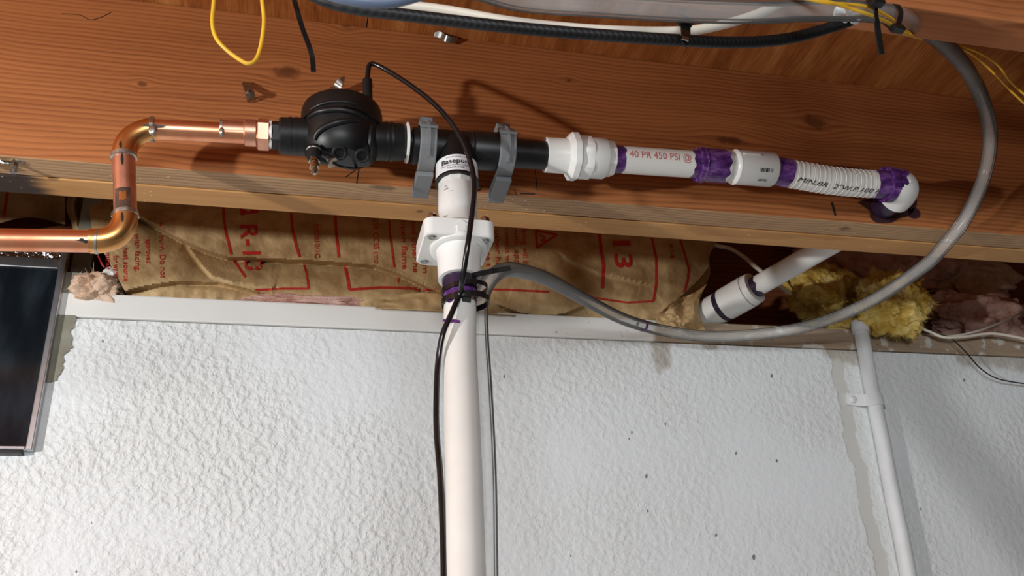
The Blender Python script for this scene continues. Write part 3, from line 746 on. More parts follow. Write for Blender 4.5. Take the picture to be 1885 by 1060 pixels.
MB().tube([path[i0].lerp(path[i0+1], k/4) for k in range(3)], .0095, 20, False).build('pen_band', M['ink_purple'], ct)

# ------------------------------------------------------------------ white discharge line
dl = thing('discharge_pipe', pix(1350, 345, DP), 'white PVC discharge line with purple primer joints ending in an elbow', 'pipe')
CLX = [(1003, 285), (1050, 287.5), (1090, 289.5), (1200, 295), (1300, 301.5), (1380, 307.5), (1430, 315)]
dA, dB = pix(1003, 285, DP), pix(1425, 312, DP); da = (dB-dA).normalized()
def dt(px):
    p = pix(px, 285+(px-1003)*.064, DP); return (p-dA).dot(da)
def px2(n_, px): return n_*sc(px, 295, DP)
sl = thing_part = None
un = MB().lathe(dA, da, [(dt(1003), px2(28, 1005)), (dt(1003.5), px2(32.5, 1005)), (dt(1045), px2(32.5, 1045)), (dt(1046), px2(33, 1050))], 40).build('union_socket', M['white'], dl)
oc = lambda th: 1+.05*abs(math.cos(4*th))**3
MB().lathe(dA, da, [(dt(1042), px2(33, 1050)), (dt(1049), px2(43, 1050)), (dt(1059), px2(43.5, 1050)), (dt(1063), px2(38, 1060))], 64, shape=oc).build('union_flange', M['white'], dl)
MB().lathe(dA, da, [(dt(1060), px2(37, 1060)), (dt(1064), px2(38, 1065)), (dt(1110), px2(38, 1100)), (dt(1113), px2(36, 1113)), (dt(1113.5), px2(30, 1113))], 44).build('union_nut', M['white'], dl)
MB().lathe(dA, da, [(dt(1064), px2(38.2, 1065)), (dt(1067), px2(40.5, 1065)), (dt(1084), px2(40.5, 1080)), (dt(1086), px2(38.2, 1080))], 64, shape=lambda th: 1-.055*(.5+.5*math.cos(6*th))).build('union_grip', M['white'], dl)
MB().lathe(dA, da, [(dt(1112), px2(34, 1113)), (dt(1126), px2(33.5, 1120)), (dt(1126.5), px2(27, 1120))], 8, True).build('union_end', M['cream'], dl)
pp = MB().lathe(dA, da, [(dt(1120), .0168), (dt(1300), .0168)], 40).build('pipe', M['cream'], dl)
sleeve(MB(), dA, da, .0171, dt(1124), dt(1144), 0, .0022, seed=1).build('primer', M['primer'], dl)
sleeve(MB(), dA, da, .0172, dt(1270), dt(1292), .0018, 0, seed=2).build('primer', M['primer'], dl)
cp = MB().lathe(dA, da, [(dt(1283), .0168), (dt(1284), .0208), (dt(1333), .0212), (dt(1336), .0205), (dt(1340), .0190), (dt(1346), .0190), (dt(1348), .0212), (dt(1351), .0224), (dt(1356), .0218), (dt(1418), .0222), (dt(1421), .021), (dt(1421.5), .0175)], 44).build('coupling', M['white'], dl)
sleeve(MB(), dA, da, .0211, dt(1284.5), dt(1332), 0, .003, seed=8, r2=.0215).build('primer', M['primer'], dl)
MB().lathe(dA, da, [(dt(1282), .0170), (dt(1282.5), .0213), (dt(1286), .0214)], 44).build('primer', M['primer'], dl)
MB().tube([dA+da*dt(1291)+(perp(da)[0]*math.cos(k*math.pi/20)+perp(da)[1]*math.sin(k*math.pi/20))*.0212 for k in range(40)], .0012, 8, False, None, True).build('glue_bead', M['primer'], dl)
cf = on_cyl(dA, da, Vector((0, -1, -.30)), .0224); _s = cf(0, .01)-cf(0, 0); SG2 = 1 if _s.z > 0 else -1
MB().grid(10, 3, lambda u, v: cf(dt(1356)+(dt(1390)-dt(1356))*u, SG2*(.0125+(v-.5)*.0022))).build('mould_rib', M['white'], cp, solid=.0012)
bars = MB(); u0, u1 = dt(1383), dt(1407)
for k in range(26):
    if random.random() < .62:
        a = u0+(u1-u0)*k/26; b = a+(u1-u0)/26*random.uniform(.5, 1)
        vs = [cf(a, SG2*-.0105), cf(b, SG2*-.0105), cf(b, SG2*-.0058), cf(a, SG2*-.0058)]
        bars.add([v-(v-(dA+da*(v-dA).dot(da))).normalized()*-.0003 for v in vs], [(0, 1, 2, 3)])
bars.build('barcode', M['ink_black'], cp, recalc=False)
cf2 = on_cyl(dA, da, Vector((0, -1, -.30)), .0225)
lettering('CPVC', M['ink_black'], cp, lambda u, v: cf2(dt(1385)+u, SG2*(v-.0235)), .004, .0002, 0, .012)
tf = on_cyl(dA, da, Vector((0, -1, -.45)), .0171)
lettering('40 PR 450 PSI @', M['ink_pink'], pp, lambda u, v: tf(dt(1150)+u, SG2*(v+.001)), .0130, 0, 0, dt(1262)-dt(1150))
# flexible ribbed hose, sagging to the elbow
FP = catmull([pix(1415, 312.5, DP), pix(1435, 316, DP), pix(1470, 322.5, DP), pix(1520, 331, DP), pix(1570, 336.5, DP), pix(1612, 339, DP), pix(1640, 340, DP)], 30)
L = [0]
for i in range(1, len(FP)): L.append(L[-1]+(FP[i]-FP[i-1]).length)
fx = MB().tube(FP, .0178, 32, True, [1+.010*math.cos(2*math.pi*l/.0058) for l in L]).build('flexible_hose', M['flex'], dl)
rings = MB()
nx = 0.004
e = 0
while nx < L[-1]-.004:
    i = max(k for k in range(len(L)) if L[k] <= nx); p = FP[i].lerp(FP[i+1], (nx-L[i])/(L[i+1]-L[i])); t = (FP[i+1]-FP[i]).normalized(); a, b = perp(t)
    MB().tube([p+(a*math.cos(k*math.pi/16)+b*math.sin(k*math.pi/16))*.01785 for k in range(32)], .0004, 6, False, None, True).build('hose_rib', M['white'], fx)
    nx += .0072
def fl(u, v, r=.0184, d0=Vector((0, -1, -.55))):
    u = min(max(u, 0), L[-1]-1e-5); i = max(k for k in range(len(L)) if L[k] <= u); p = FP[i].lerp(FP[i+1], (u-L[i])/(L[i+1]-L[i])); t = (FP[i+1]-FP[i]).normalized()
    e1 = (d0-t*d0.dot(t)).normalized(); e2 = t.cross(e1); s = 1 if e2.z > 0 else -1
    return p+(e1*math.cos(v/r)+e2*s*math.sin(v/r))*r
iu = lambda px: min(range(len(FP)), key=lambda i: abs((FP[i]-pix(px, 315+(px-1430)*.12, DP)).dot(da)))
lettering('MIN.BR  2"W.P.100 P', M['ink_black'], fx, lambda u, v: fl(L[iu(1457)]+u, v-.0105+.008*(-u/.1)*.35), .0088, 0, .3, L[iu(1606)]-L[iu(1457)])
p = FP[iu(1424)]; a = (FP[iu(1440)]-p).normalized()
sleeve(MB(), p, a, .0184, 0, .021, 0, .002, seed=11).build('primer', M['primer'], dl)
p = FP[iu(1604)]; a = (FP[iu(1636)]-p).normalized()
sleeve(MB(), p, a, .0186, 0, .018, .0018, 0, seed=12).build('primer', M['primer'], dl)
q0 = FP[-1]-a*.006; qc = pix(1668, 344, DP); qe = Vector((qc.x, DP+.027, qc.z-.001))
ep = [q0, q0.lerp(qc, .35)]+el(q0.lerp(qc, .35), qc, qc.lerp(qe, .9), 14)[1:]+[qe]
elb = MB().tube(ep, .0225, 36, True).build('elbow', M['white'], dl)
MB().lathe(q0-a*.004, a, [(0, .0186), (.0005, .0232), (.008, .0234), (.010, .0226)], 40).build('elbow_rim', M['primer'], elb)
sleeve(MB(), q0-a*.0042, a, .0233, 0, .0085, 0, .001, seed=14, r2=.0236).build('primer', M['primer'], elb)
sleeve(MB(), q0+a*.004, a, .0229, 0, .011, 0, .006, seed=15).build('primer', M['primer'], elb)
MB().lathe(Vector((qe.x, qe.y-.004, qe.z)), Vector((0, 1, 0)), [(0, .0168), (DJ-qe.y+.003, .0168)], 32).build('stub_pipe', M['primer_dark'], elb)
MB().ball(pix(1676, 334, DP-.021), .0016, 8).build('mould_pip', M['flex'], elb)
# bored hole edge, primer drips on the joist
hc = pix(1648, 384, DJ)
def blob(pts, mat, parent, name, D):
    c = Vector((sum(p[0] for p in pts)/len(pts), sum(p[1] for p in pts)/len(pts), 0)); P = catmull([Vector((x, y, 0)) for x, y in pts+[pts[0]]], 5)[:-1]
    MB().add([pix(c.x, c.y, D)]+[pix(p.x, p.y, D) for p in P], [(0, i+1, (i+1) % len(P)+1) for i in range(len(P))], True).build(name, mat, parent, recalc=False)
M['stain'] = plain('primer_stain', srgb(66, 34, 30), .6, 0, .2, 40, c2=srgb(50, 22, 38))
blob([(1578, 372), (1600, 366), (1640, 362), (1680, 362), (1688, 375), (1676, 395), (1655, 402), (1640, 410), (1615, 410), (1602, 400), (1600, 388)], M['stain'], fj, 'primer_stain', DJ-.0004)
blob([(1672, 384), (1684, 382), (1694, 390), (1692, 400), (1680, 402), (1672, 396)], M['stain'], fj, 'primer_stain', DJ-.0004)

# ------------------------------------------------------------------ insulation with kraft facing
def seg_sd(px, py, poly):
    best = (1e9, 0, 0)
    for k in range(len(poly)-1):
        (ax_, ay), (bx, by) = poly[k], poly[k+1]; dx, dy = bx-ax_, by-ay; l2 = dx*dx+dy*dy
        t = max(0, min(1, ((px-ax_)*dx+(py-ay)*dy)/l2)); qx, qy = ax_+dx*t, ay+dy*t
        d = math.hypot(px-qx, py-qy)
        if d < best[0]:
            s = dx*(py-qy)-dy*(px-qx); end = (k == 0 and t <= 0) or (k == len(poly)-2 and t >= 1)
            best = (d, 1 if s >= 0 else -1, d if end else 0)
    return best
CREASES = [  # polyline left to right, drop below (m), bulge above (m), reach below / above in px
    ([(225, 385), (265, 402), (330, 438), (380, 460), (420, 473), (500, 476), (600, 481), (690, 488), (740, 505), (790, 528), (812, 538)], .046, .008, 26, 46),
    ([(345, 452), (365, 480), (390, 508), (430, 520), (500, 528)], .007, .002, 14, 22),
    ([(215, 540), (260, 528), (320, 518), (400, 520), (450, 530), (500, 545)], .016, .006, 16, 22),
    ([(930, 566), (960, 577), (1000, 582), (1040, 577), (1075, 562)], .010, .005, 14, 18),
    ([(1040, 472), (1056, 482), (1100, 502), (1140, 510), (1180, 520)], .006, .003, 12, 20),
    ([(1228, 566), (1250, 548), (1290, 512), (1322, 470)], .014, .004, 20, 30),
    ([(780, 535), (800, 540), (815, 556), (812, 575)], .010, .004, 14, 18),
]
def paperD(px, py):
    yb = 546+(px-216)*.0482            # sill edge line
    h = max(0.0, (yb-py)/150)
    D = 1.262+.020*h+.006*math.sin(px*.011+1)*h
    D += -.020*math.sin(math.pi*min(1, max(0, h*.85)))*(.7+.3*math.sin(px*.007+2))
    for poly, dp, bu, wb, wa in CREASES:
        d, s, e = seg_sd(px, py, poly); fade = math.exp(-(e/14)**2)
        if d > 160: continue
        if s > 0: D += fade*dp*math.exp(-d/wb)*min(1, d/9)**1.5*(3-2*min(1, d/9))*1.15
        else: D += -fade*bu*math.exp(-d/wa)
    q = Vector((px*.016, py*.024, 3.1)); D += .0042*noise.noise(q)+.0022*noise.noise(q*2.7)+.0012*abs(noise.noise(q*5.5))
    D += .004*max(0, 1-h*6)*noise.noise(Vector((px*.05, 1, 2)))+.010*max(0, 1-h*7)
    if px > 1230: D += .00014*(px-1230)**1.35*.8
    return max(D, 1.235)
def pp_(x, y, off=0): return pix(x, y, paperD(x, y)-off)
ins = thing('insulation_batt', pix(760, 570, 1.27), 'kraft-faced insulation batt with red printing stuffed above the sill', 'insulation')
xl = lambda y: 172+max(0, (y-430))*.55-max(0, 430-y)*.2
def xr(y):
    return 1316-max(0, y-445)*.22-max(0, y-520)*.45+4*math.sin(y*.09)
def pg(u, v):
    y = 300+v*318; a, b = xl(y), xr(y); x = a+(b-a)*u
    y2 = min(y, 546+(x-216)*.0482+2*noise.noise(Vector((x*.03, 0, 0))))
    return pp_(x, y2)
MB().grid(480, 130, pg).build('kraft_facing', M['kraft'], ins, solid=.0006)
def red(pts, w): stroke(pts, w, 0, M['ink_red'], ins, 'printed_line', lambda x, y: pp_(x, y, .0011))
def sub_(pts):
    out = []
    for a, b in zip(pts[:-1], pts[1:]):
        n = max(2, int(math.hypot(b[0]-a[0], b[1]-a[1])/6)); out += [(a[0]+(b[0]-a[0])*k/n, a[1]+(b[1]-a[1])*k/n) for k in range(n)]
    return out+[pts[-1]]
for pts, w in (([(411, 380), (412, 400), (416, 430), (426, 468)], 5), ([(427, 474), (440, 492), (452, 510)], 5), ([(536, 392), (538, 420), (546, 455), (552, 473)], 5), ([(558, 480), (565, 505), (568, 531)], 4), ([(470, 534), (520, 531), (568, 531)], 4),
    ([(617, 395), (619, 430), (624, 474)], 5), ([(634, 485), (640, 510), (643, 533)], 6), ([(643, 533), (700, 529), (750, 530), (815, 536)], 5),
    ([(716, 405), (719, 440), (726, 492)], 4), ([(735, 505), (733, 520)], 3), ([(890, 533), (930, 533), (1010, 537)], 4),
    ([(1103, 430), (1107, 460), (1111, 490), (1109, 531)], 6), ([(1200, 438), (1208, 475), (1208, 520), (1203, 554)], 4.5), ([(1085, 546), (1120, 552), (1155, 557), (1203, 554)], 3.5),
    ([(1252, 440), (1260, 465), (1268, 495), (1266, 515), (1258, 540)], 4), ([(1268, 544), (1284, 543)], 5), ([(180, 470), (188, 487), (192, 492)], 3),
    ([(986, 424), (1025, 432), (989, 456), (986, 424)], 4)):
    red(sub_(pts), w)
def rt(s, px, py, size, bold=0, length=None, lean=0):
    lettering(s, M['ink_red'], ins, lambda u, v: pp_(px+v+lean*u, py+u, .0011), size, bold, 0, length)
rt('R-13', 441, 411, 46, .9, 84, .12); rt('13', 1127, 431, 46, .9, 50, .10)
stroke(sub_([(458, 380), (460, 394)]), 34, 0, M['ink_red'], ins, 'printed_block', lambda x, y: pp_(x, y, .0011))
for s, x, y, sz, ln in (('will burn. Do not', 292, 408, 15, 104), ('approved', 268, 440, 14, 44), ('with facing.', 247, 430, 14, 70), ('heat source', 226, 455, 14, 62), ('for warm', 208, 470, 14, 42), ('construct', 194, 456, 13, 40),
    ('R02010/1C', 578, 412, 13, 62), ('ESR CCSS (mo', 686, 402, 15, 82), ('open flame', 738, 405, 15, 90), ('and other he', 757, 405, 15, 96), ('away from', 775, 402, 15, 100),
    ('damage t', 893, 424, 13, 66), ('other ha', 911, 422, 13, 68), ('contact with', 929, 420, 13, 76), ('with appr', 946, 420, 13, 76), ('facing will bur', 961, 418, 14, 82), ('x14', 1232, 448, 14, 28)):
    rt(s, x, y, sz, .12, ln, .03)
# flame sign inside the triangle
red(sub_([(994, 432), (1003, 437), (997, 444), (1006, 442)]), 2.5)

# loose fibreglass
def fluff(name, label, cat, c, rx, ry, rz, mat, seed, amp=.35, sub=5, fuzz=0):
    bm = bmesh.new(); bmesh.ops.create_icosphere(bm, subdivisions=sub, radius=1)
    for v in bm.verts:
        d = v.co.normalized(); q = d*1.6+Vector((seed, seed*2, 0))
        k = 1+amp*noise.noise(q)+amp*.6*noise.noise(q*2.3)+amp*.26*noise.noise(q*5)+amp*.10*noise.noise(q*13)+amp*.06*noise.noise(q*31)
        v.co = Vector((d.x*rx, d.y*ry, d.z*rz))*k
    root = thing(name, c+Vector((0, 0, -rz)), label, cat)
    mb = MB(); bm.verts.index_update(); mb.add([v.co+c for v in bm.verts], [tuple(x.index for x in f.verts) for f in bm.faces])
    vs = [(v.co+c, v.normal.copy()) for v in bm.verts]; bm.free()
    mb.build('wool', mat, root)
    if fuzz:
        fb = MB(); R_ = random.Random(seed)
        for k in range(fuzz):
            p, n_ = R_.choice(vs); t = Vector((R_.uniform(-1, 1), R_.uniform(-1, 1), R_.uniform(-1, 1))).normalized()
            a = p-n_*.001; b = p+n_*R_.uniform(.001, .004)+t*R_.uniform(.002, .007); d = p+n_*R_.uniform(0, .003)+t*R_.uniform(.008, .014)
            s = n_.cross(t); s = s.normalized()*.00022 if s.length > 1e-4 else Vector((.0002, 0, 0))
            fb.add([a-s, a+s, b+s, b-s, d], [(0, 1, 2, 3), (3, 2, 4)])
        f = fb.build('loose_fibres', mat, root, recalc=False); f['kind'] = 'stuff'
    return root
fluff('insulation_wad', 'bright yellow fibreglass wad hanging over the sill beside the conduit', 'insulation', pix(1640, 560, 1.235), .062, .045, .058, M['yellow_fibre'], 3, .34, 6, 3000)
fluff('insulation_wad', 'shaded yellow fibreglass wad behind the slanted white pipe', 'insulation', pix(1510, 535, 1.31), .062, .045, .055, M['yellow_fibre'], 8, .34, 6, 2000)
fluff('insulation_wad', 'thin low strip of yellow fibreglass behind the conduit top', 'insulation', pix(1600, 605, 1.29), .085, .03, .018, M['yellow_fibre'], 12, .3, 5, 200)
fluff('insulation_wad', 'dim pink fibreglass wad in the far right corner', 'insulation', pix(1800, 590, 1.33), .11, .05, .05, M['pink_fibre'], 21, .4, 5, 200)
fluff('insulation_wad', 'pinkish fibreglass tucked above the yellow wad under the joist', 'insulation', pix(1620, 470, 1.36), .17, .03, .07, M['pink_fibre'], 33, .3, 5)
fluff('insulation_wad', 'dark scrap of fibreglass deep behind the pink wad', 'insulation', pix(1790, 510, 1.375), .10, .02, .05, M['tan_fibre'], 35, .35, 5)
fluff('insulation_wad', 'tan fluff poking out beside the window top', 'insulation', pix(176, 535, 1.275), .035, .028, .026, M['tan_fibre'], 41, .35, 5, 200)
fluff('insulation_wad', 'small white tuft of fluff at the folded paper corner', 'insulation', pix(205, 508, 1.270), .013, .012, .013, M['white'], 45, .25, 4)
fluff('insulation_wad', 'pink fibreglass edge showing under the paper left of the check valve', 'insulation', pix(560, 553, 1.272), .09, .012, .008, M['pink_fibre'], 47, .35, 5)
# brown facing scraps left of the copper riser
ls = thing('insulation_batt', pix(60, 400, 1.33), 'shadowed kraft paper scrap behind the copper pipe, above the window', 'insulation')
def lsf(u, v):
    x = -80+200*u; y = 300+108*v+8*math.sin(u*7); return pix(x, y, 1.33+.012*math.sin(u*9)+.02*v)
MB().grid(40, 20, lsf).build('kraft_facing', M['kraft'], ls, solid=.0006)
stroke([(14, 352), (10, 380), (7, 402)], 6, 0, M['ink_red'], ls, 'printed_line', lambda x, y: pix(x, y, 1.315))
rs = thing('insulation_batt', pix(170, 425, 1.33), 'dark crumpled kraft paper fold just left of the copper riser', 'insulation')
def rsf(u, v):
    x = 128+90*u+6*math.sin(v*9); y = 310+130*v; return pix(x, y, 1.33+.016*math.sin(u*22+v*3)+.02*v*u)
MB().grid(50, 30, rsf).build('kraft_facing', M['kraft'], rs, solid=.0006)
# crumpled paper corner on the right end of the batt
rc_ = thing('insulation_batt', pix(1270, 605, 1.27), 'crumpled loose end of kraft paper right of the printed batt', 'insulation')
def rcf(u, v):
    x = 1222+80*u-22*v*(1-u)-16*math.sin(math.pi*v)*u; y = 608-88*v*(.35+.65*u)-5*math.sin(u*6); 
    return pix(x, y, 1.250+.012*noise.noise(Vector((u*4, v*4, 5)))+.008*abs(noise.noise(Vector((u*7, v*6, 9))))+.02*v)
MB().grid(40, 40, rcf).build('kraft_facing', M['kraft'], rc_, solid=.0006)
rc2 = thing('insulation_batt', pix(810, 572, 1.262), 'small folded flap of kraft paper beside the white pipe at the sill', 'insulation')
def rc2f(u, v):
    x = 690+260*u; y = 573+(x-810)*.048-34*v*math.sin(math.pi*min(1, u*1.1+.05))**.6
    return pix(x, y, 1.252+.010*abs(noise.noise(Vector((u*9, v*2, 1))))+.016*v)
MB().grid(50, 14, rc2f).build('kraft_facing', M['kraft'], rc2, solid=.0006)

# ------------------------------------------------------------------ slanted PVC pipe in the cavity
sl = thing('slanted_pipe', pix(1340, 590, 1.36), 'white PVC pipe slanting down into the dark gap under the joist', 'pipe')
s0, s1 = pix(1545, 440, 1.06), pix(1388, 530, 1.20); sa = (s1-s0).normalized(); SL = (s1-s0).length
MB().tube([s0-sa*.06, s1+sa*.01], .0168, 32).build('pipe', M['white'], sl)
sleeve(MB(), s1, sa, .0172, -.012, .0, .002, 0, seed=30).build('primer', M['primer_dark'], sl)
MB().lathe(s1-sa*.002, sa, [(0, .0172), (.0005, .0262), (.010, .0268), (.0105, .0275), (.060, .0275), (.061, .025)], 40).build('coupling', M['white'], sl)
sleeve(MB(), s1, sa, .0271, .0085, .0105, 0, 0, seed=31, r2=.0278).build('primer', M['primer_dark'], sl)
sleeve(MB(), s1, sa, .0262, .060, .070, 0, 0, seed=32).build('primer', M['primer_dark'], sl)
MB().lathe(s1+sa*.068, sa, [(0, .0265), (.050, .0265)], 40).build('lower_pipe', M['white'], sl)
cc = MB().tube(catmull([pix(1290, 440, 1.34), pix(1320, 452, 1.33), pix(1345, 458, 1.32), pix(1372, 475, 1.30), pix(1392, 492, 1.28), pix(1430, 522, 1.28), pix(1455, 540, 1.29)], 8), .0038, 12).build('cavity_cable', M['white_cable'])
tag(cc, 'thin pale cable passing behind the slanted pipe in the dark gap', 'cable')

# ------------------------------------------------------------------ painted conduit on the wall
cr = .0122
ctop = pix(1583, 603, DS-cr); _cb = pix(1672, 1055, DS-cr); cb = ctop+(_cb-ctop)*1.5
co_ = thing('conduit', (cb.x, cb.y, cb.z), 'white painted conduit running down the wall on the right', 'conduit')
MB().tube([ctop+(cb-ctop)*k/12+Vector((.0006*math.sin(k*2), 0, 0)) for k in range(13)], cr, 28).build('tube', M['paint_pipe'], co_)
cda = (cb-ctop).normalized()
MB().lathe(ctop-cda*.012, cda, [(0, .009), (.001, .0135), (.014, .0150), (.022, .0145), (.0222, .0122)], 28).build('top_connector', M['paint_pipe'], co_)
zc = pix(1605, 738, DS-cr).z; cq = ctop+cda*((ctop.z-zc)/-cda.z)
P = [cq+Vector((-.045, cr-.002, .006)), cq+Vector((-.030, cr-.004, .004)), cq+Vector((-.016, cr-.008, .002))]+[cq+Vector((-(cr+.0012)*math.cos(t*math.pi/12), -(cr+.0012)*math.sin(t*math.pi/12), 0)) for t in range(1, 13)]
MB().ribbon(P, Vector((-.3, -1, 0)), .020, .0026).build('strap', M['paint_pipe'], co_)
MB().ball(cq+Vector((-.036, cr-.006, .004)), .0065, 10, (1, .6, 1)).build('strap_screw', M['paint_pipe'], co_)

M['pit'] = plain('wall_pit', srgb(140, 138, 135), .8, 0, .2)
for px, py, r in ((1163, 796, 2.5), (1158, 807, 2), (1190, 876, 4), (1192, 940, 3), (1388, 1025, 5.5), (1318, 985, 3.5), (1355, 834, 3), (1430, 848, 3), (1421, 692, 3.5), (1225, 780, 2.5), (140, 1052, 2.5), (168, 962, 2), (1775, 699, 3), (928, 693, 3), (1695, 937, 2.5), (1050, 1023, 2), (189, 628, 2.5), (1628, 750, 3)):
    blob([(px+r*.6*math.cos(k*math.pi/3)*random.uniform(.7, 1.2), py+r*math.sin(k*math.pi/3)*random.uniform(.7, 1.3)) for k in range(6)], M['pit'], wall, 'paint_chip', DS-.0006)
# wires by the right edge
for pts, r, m, nm, lb in (
    ([(1685, 600, 1.25), (1710, 610, 1.245), (1740, 621, 1.24), (1780, 619, 1.24), (1830, 614, 1.24), (1900, 626, 1.24)], .0024, 'white_cable', 'telephone_wire', 'flat pale wire running right from the yellow wad along the sill'),
    ([(1738, 620, 1.245), (1770, 616, 1.25), (1810, 606, 1.26), (1850, 590, 1.28), (1900, 568, 1.31)], .0018, 'white_cable', 'telephone_wire', 'thin pale wire rising to the right edge in front of pink fluff'),
    ([(1700, 612, 1.25), (1745, 620, 1.243), (1775, 645, 1.245), (1805, 678, 1.248), (1840, 698, 1.248), (1900, 708, 1.25)], .0012, 'black_wire', 'telephone_wire', 'thin dark wire dropping from the sill across the wall at right')):
    tag(MB().tube(catmull([pix(*p) for p in pts], 8), r, 8).build(nm, M[m]), lb, 'wire')

# ------------------------------------------------------------------ overhead cables
def cable(name, pts, r, mat, label, cat='cable'):
    return tag(MB().tube(catmull([pix(*p) for p in pts], 10), r, 16).build(name, M[mat]), label, cat)
cable('power_cable', [(540, -26, .57), (600, 2, .565), (660, 17, .56), (740, 27, .555), (900, 46, .55), (1060, 61, .545), (1250, 74, .54), (1360, 78, .54), (1450, 71, .54), (1530, 50, .54), (1580, 33, .54)], .0050, 'braid', 'thick black braided cable sagging along the top of the picture')
cable('white_cable', [(560, -32, .575), (700, 3, .57), (820, 19, .565), (950, 41, .56), (1100, 55, .556), (1230, 58, .555), (1300, 52, .555), (1380, 31, .555), (1440, 5, .555), (1490, -20, .555)], .0042, 'white_cable', 'cream white cable running above the black braided cable')
cable('blue_cable', [(520, -60, .50), (590, -16, .50), (650, 1, .50), (710, 5, .50), (760, -4, .50), (830, -30, .50)], .0040, 'blue_cable', 'blurry blue grey cable at the very top edge')
cable('yellow_wire', [(396, -40, .62), (394, 0, .62), (391, 40, .62), (397, 68, .62), (415, 90, .62), (440, 109, .62), (458, 117, .62), (472, 108, .62), (481, 80, .62), (486, 40, .62), (483, 5, .62), (478, -40, .62)], .0017, 'yellow_wire', 'yellow wire hanging in a loop at the upper left', 'wire')
for pts, lb in (([(1460, -8, .49), (1520, 5, .49), (1560, 8, .495), (1600, 14, .50), (1640, 34, .52), (1668, 58, .55), (1710, 72, .64), (1760, 82, .71), (1800, 96, .72), (1835, 118, .72), (1862, 152, .73), (1905, 190, .73)], 'upper strand of the yellow wire pair behind the clear tube at top right'),
                ([(1455, -14, .49), (1520, 2, .49), (1560, 14, .495), (1600, 27, .50), (1635, 42, .52), (1668, 62, .55), (1715, 75, .64), (1760, 86, .71), (1795, 104, .72), (1830, 135, .72), (1862, 168, .73), (1905, 208, .73)], 'lower strand of the yellow wire pair behind the clear tube at top right')):
    cable('yellow_wire', pts, .0015, 'yellow_wire', lb, 'wire')
# clip around cables
kc = thing('cable_clip', pix(1262, 82, .54), 'black hook clip holding the white and black cables together', 'clip')
MB().sweep(catmull([pix(1262, 30, .54), pix(1262, 42, .537), pix(1262, 56, .532), pix(1262, 72, .530), pix(1261, 82, .536)], 5), [(.0006, .0042), (-.0006, .0042), (-.0006, -.0042), (.0006, -.0042)], Vector((0, -1, 0)), flat=True).build('strap', M['black_wire'], kc)
MB().obox(pix(1260, 43, .535), Vector((.006, 0, 0)), Vector((0, .003, 0)), Vector((0, .002, .0035))).build('head', M['black'], kc, bevel=.0008)
MB().sweep([pix(1262, 68, .5285), pix(1261, 74, .5285)], [(.0004, .003), (-.0004, .003), (-.0004, -.003), (.0004, -.003)], Vector((0, -1, 0)), flat=True).build('edge', M['steel'], kc)
# hanging strap ends
st1 = thing('cable_tie', pix(560, 0, .60), 'black cable tie tail hanging down left of the thick cable', 'cable tie', 'black cable ties')
MB().ribbon(catmull([pix(530, -40, .60), pix(543, 5, .60), pix(556, 50, .605), pix(569, 85, .61), pix(575, 108, .61), pix(577, 133, .61)], 6), Vector((0, -1, .3)), .0042, .0012).build('tail', M['black_wire'], st1)
st2 = thing('cable_tie', pix(1615, 0, .50), 'flat black cable tie tail hanging at the top right of the cables', 'cable tie', 'black cable ties')
MB().ribbon(catmull([pix(1605, -30, .50), pix(1610, 0, .495), pix(1614, 40, .505), pix(1618, 70, .51), pix(1623, 100, .515)], 6), Vector((0, -1, .3)), .0055, .0014).build('tail', M['black_matte'], st2)
MB().obox(pix(1612, 2, .492), Vector((.006, 0, 0)), Vector((0, .004, 0)), Vector((0, .001, .005))).build('head', M['black'], st2, bevel=.001)
st3 = thing('cable_tie', pix(1652, 60, .53), 'curved black cable tie with a square head gripping the yellow wires', 'cable tie', 'black cable ties')
MB().ribbon(catmull([pix(1634, 16, .53), pix(1642, 9, .525), pix(1652, 10, .52), pix(1658, 22, .518), pix(1656, 36, .517), pix(1652, 50, .517)], 6), Vector((0, -1, .2)), .0045, .0013).build('strap', M['black_wire'], st3)
MB().obox(pix(1652, 53, .518), Vector((.0055, 0, 0)), Vector((0, .004, 0)), Vector((0, .0015, .0038))).build('head', M['black'], st3, bevel=.001)
MB().ribbon(catmull([pix(1646, 56, .522), pix(1634, 48, .53), pix(1627, 40, .535)], 5), Vector((0, -1, .2)), .004, .0013).build('tail', M['black_wire'], st3)
kl = thing('cable_staple', pix(1560, 45, .53), 'clear plastic staple over the end of the black braided cable', 'clip')
MB().sweep(catmull([pix(1540, 36, .535), pix(1545, 22, .528), pix(1553, 15, .525), pix(1562, 20, .528), pix(1568, 33, .533), pix(1590, 29, .535)], 5), [(.0007, .005), (-.0007, .005), (-.0007, -.005), (.0007, -.005)], Vector((0, -1, 0)), flat=True).build('saddle', M['clear_clip'], kl)
MB().ball(pix(1574, 38, .53), .0045, 10, (1.2, .7, .8)).build('base', M['clear_clip'], kl)
MB().tube([pix(1556+4*math.cos(k), 38+3*math.sin(k), .527) for k in [2*math.pi*i/12 for i in range(12)]], .0008, 6, False, None, True).build('nail_ring', M['clear_clip'], kl)

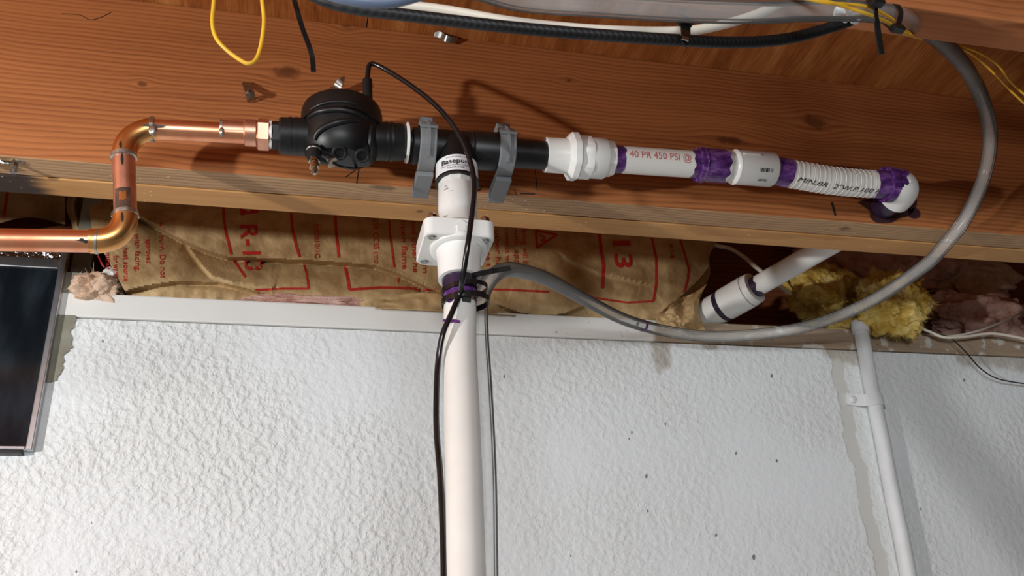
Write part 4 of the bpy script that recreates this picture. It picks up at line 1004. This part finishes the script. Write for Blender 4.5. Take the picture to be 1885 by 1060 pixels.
# ------------------------------------------------------------------ small metal fixings on the joist
mc = thing('pipe_strap', pix(460, 188, DJ), 'small galvanised strap with a screw on the joist above the copper pipe', 'bracket')
MB().ribbon(catmull([pix(453, 152, DJ-.002), pix(456, 160, DJ-.008), pix(459, 168, DJ-.013), pix(461, 176, DJ-.010), pix(463, 186, DJ-.003)], 6), Vector((0, -1, 0)), .010, .0012).build('strap', M['steel'], mc)
sp_ = pix(461, 167, DJ-.016)
MB().lathe(sp_, Vector((0, 1, 0)), [(0, .0035), (.001, .0042), (.002, .0042), (.0025, .0018), (.015, .0016)], 14).build('screw', M['steel'], mc)
MB().lathe(sp_-Vector((0, .0001, 0)), Vector((0, 1, 0)), [(0, .0016), (.0006, .0016)], 6, True).build('screw_recess', M['burn'], mc)
mc2 = thing('pipe_strap', pix(622, 165, DJ), 'bright bent metal strap sticking up behind the pump', 'bracket')
MB().ribbon(catmull([pix(634, 146, DJ-.020), pix(629, 148, DJ-.018), pix(624, 155, DJ-.014), pix(619, 163, DJ-.010), pix(612, 168, DJ-.006), pix(600, 172, DJ-.004)], 6), Vector((0, -1, .2)), .010, .0012).build('strap', M['steel'], mc2)
MB().lathe(pix(612, 163, DJ-.013), Vector((0, 1, 0)), [(0, .003), (.0015, .0042), (.003, .0042), (.0035, .0018), (.012, .0016)], 14).build('screw', M['brass'], mc2)
mc3 = thing('pipe_strap', pix(20, 305, .93), 'wavy silver pipe strap with a screw under the joist at far left', 'bracket')
MB().ribbon(catmull([pix(-25, 306, .925), pix(-8, 297, .925), pix(5, 297, .925), pix(14, 302, .925), pix(24, 294, .925), pix(34, 297, .927), pix(46, 302, .93)], 6), Vector((0, -.4, .9)), .014, .0014).build('strap', M['steel'], mc3)
s3 = pix(30, 300, .928)
MB().lathe(s3+Vector((0, 0, -.013)), zz, [(0, .0030), (.001, .0040), (.003, .0040), (.0035, .0022), (.0045, .0022), (.005, .003), (.007, .003), (.0075, .002), (.014, .0018)], 14).build('screw', M['steel'], mc3)
mc4 = thing('metal_plate', pix(822, 75, DJ), 'small bent metal tab where the joist meets the plywood', 'bracket')
MB().ribbon(catmull([pix(800, 61, DJ-.004), pix(812, 65, DJ-.006), pix(822, 71, DJ-.010), pix(834, 74, DJ-.008), pix(842, 75, DJ-.003)], 6), Vector((0, -.6, -.8)), .008, .001).build('tab', M['steel'], mc4)
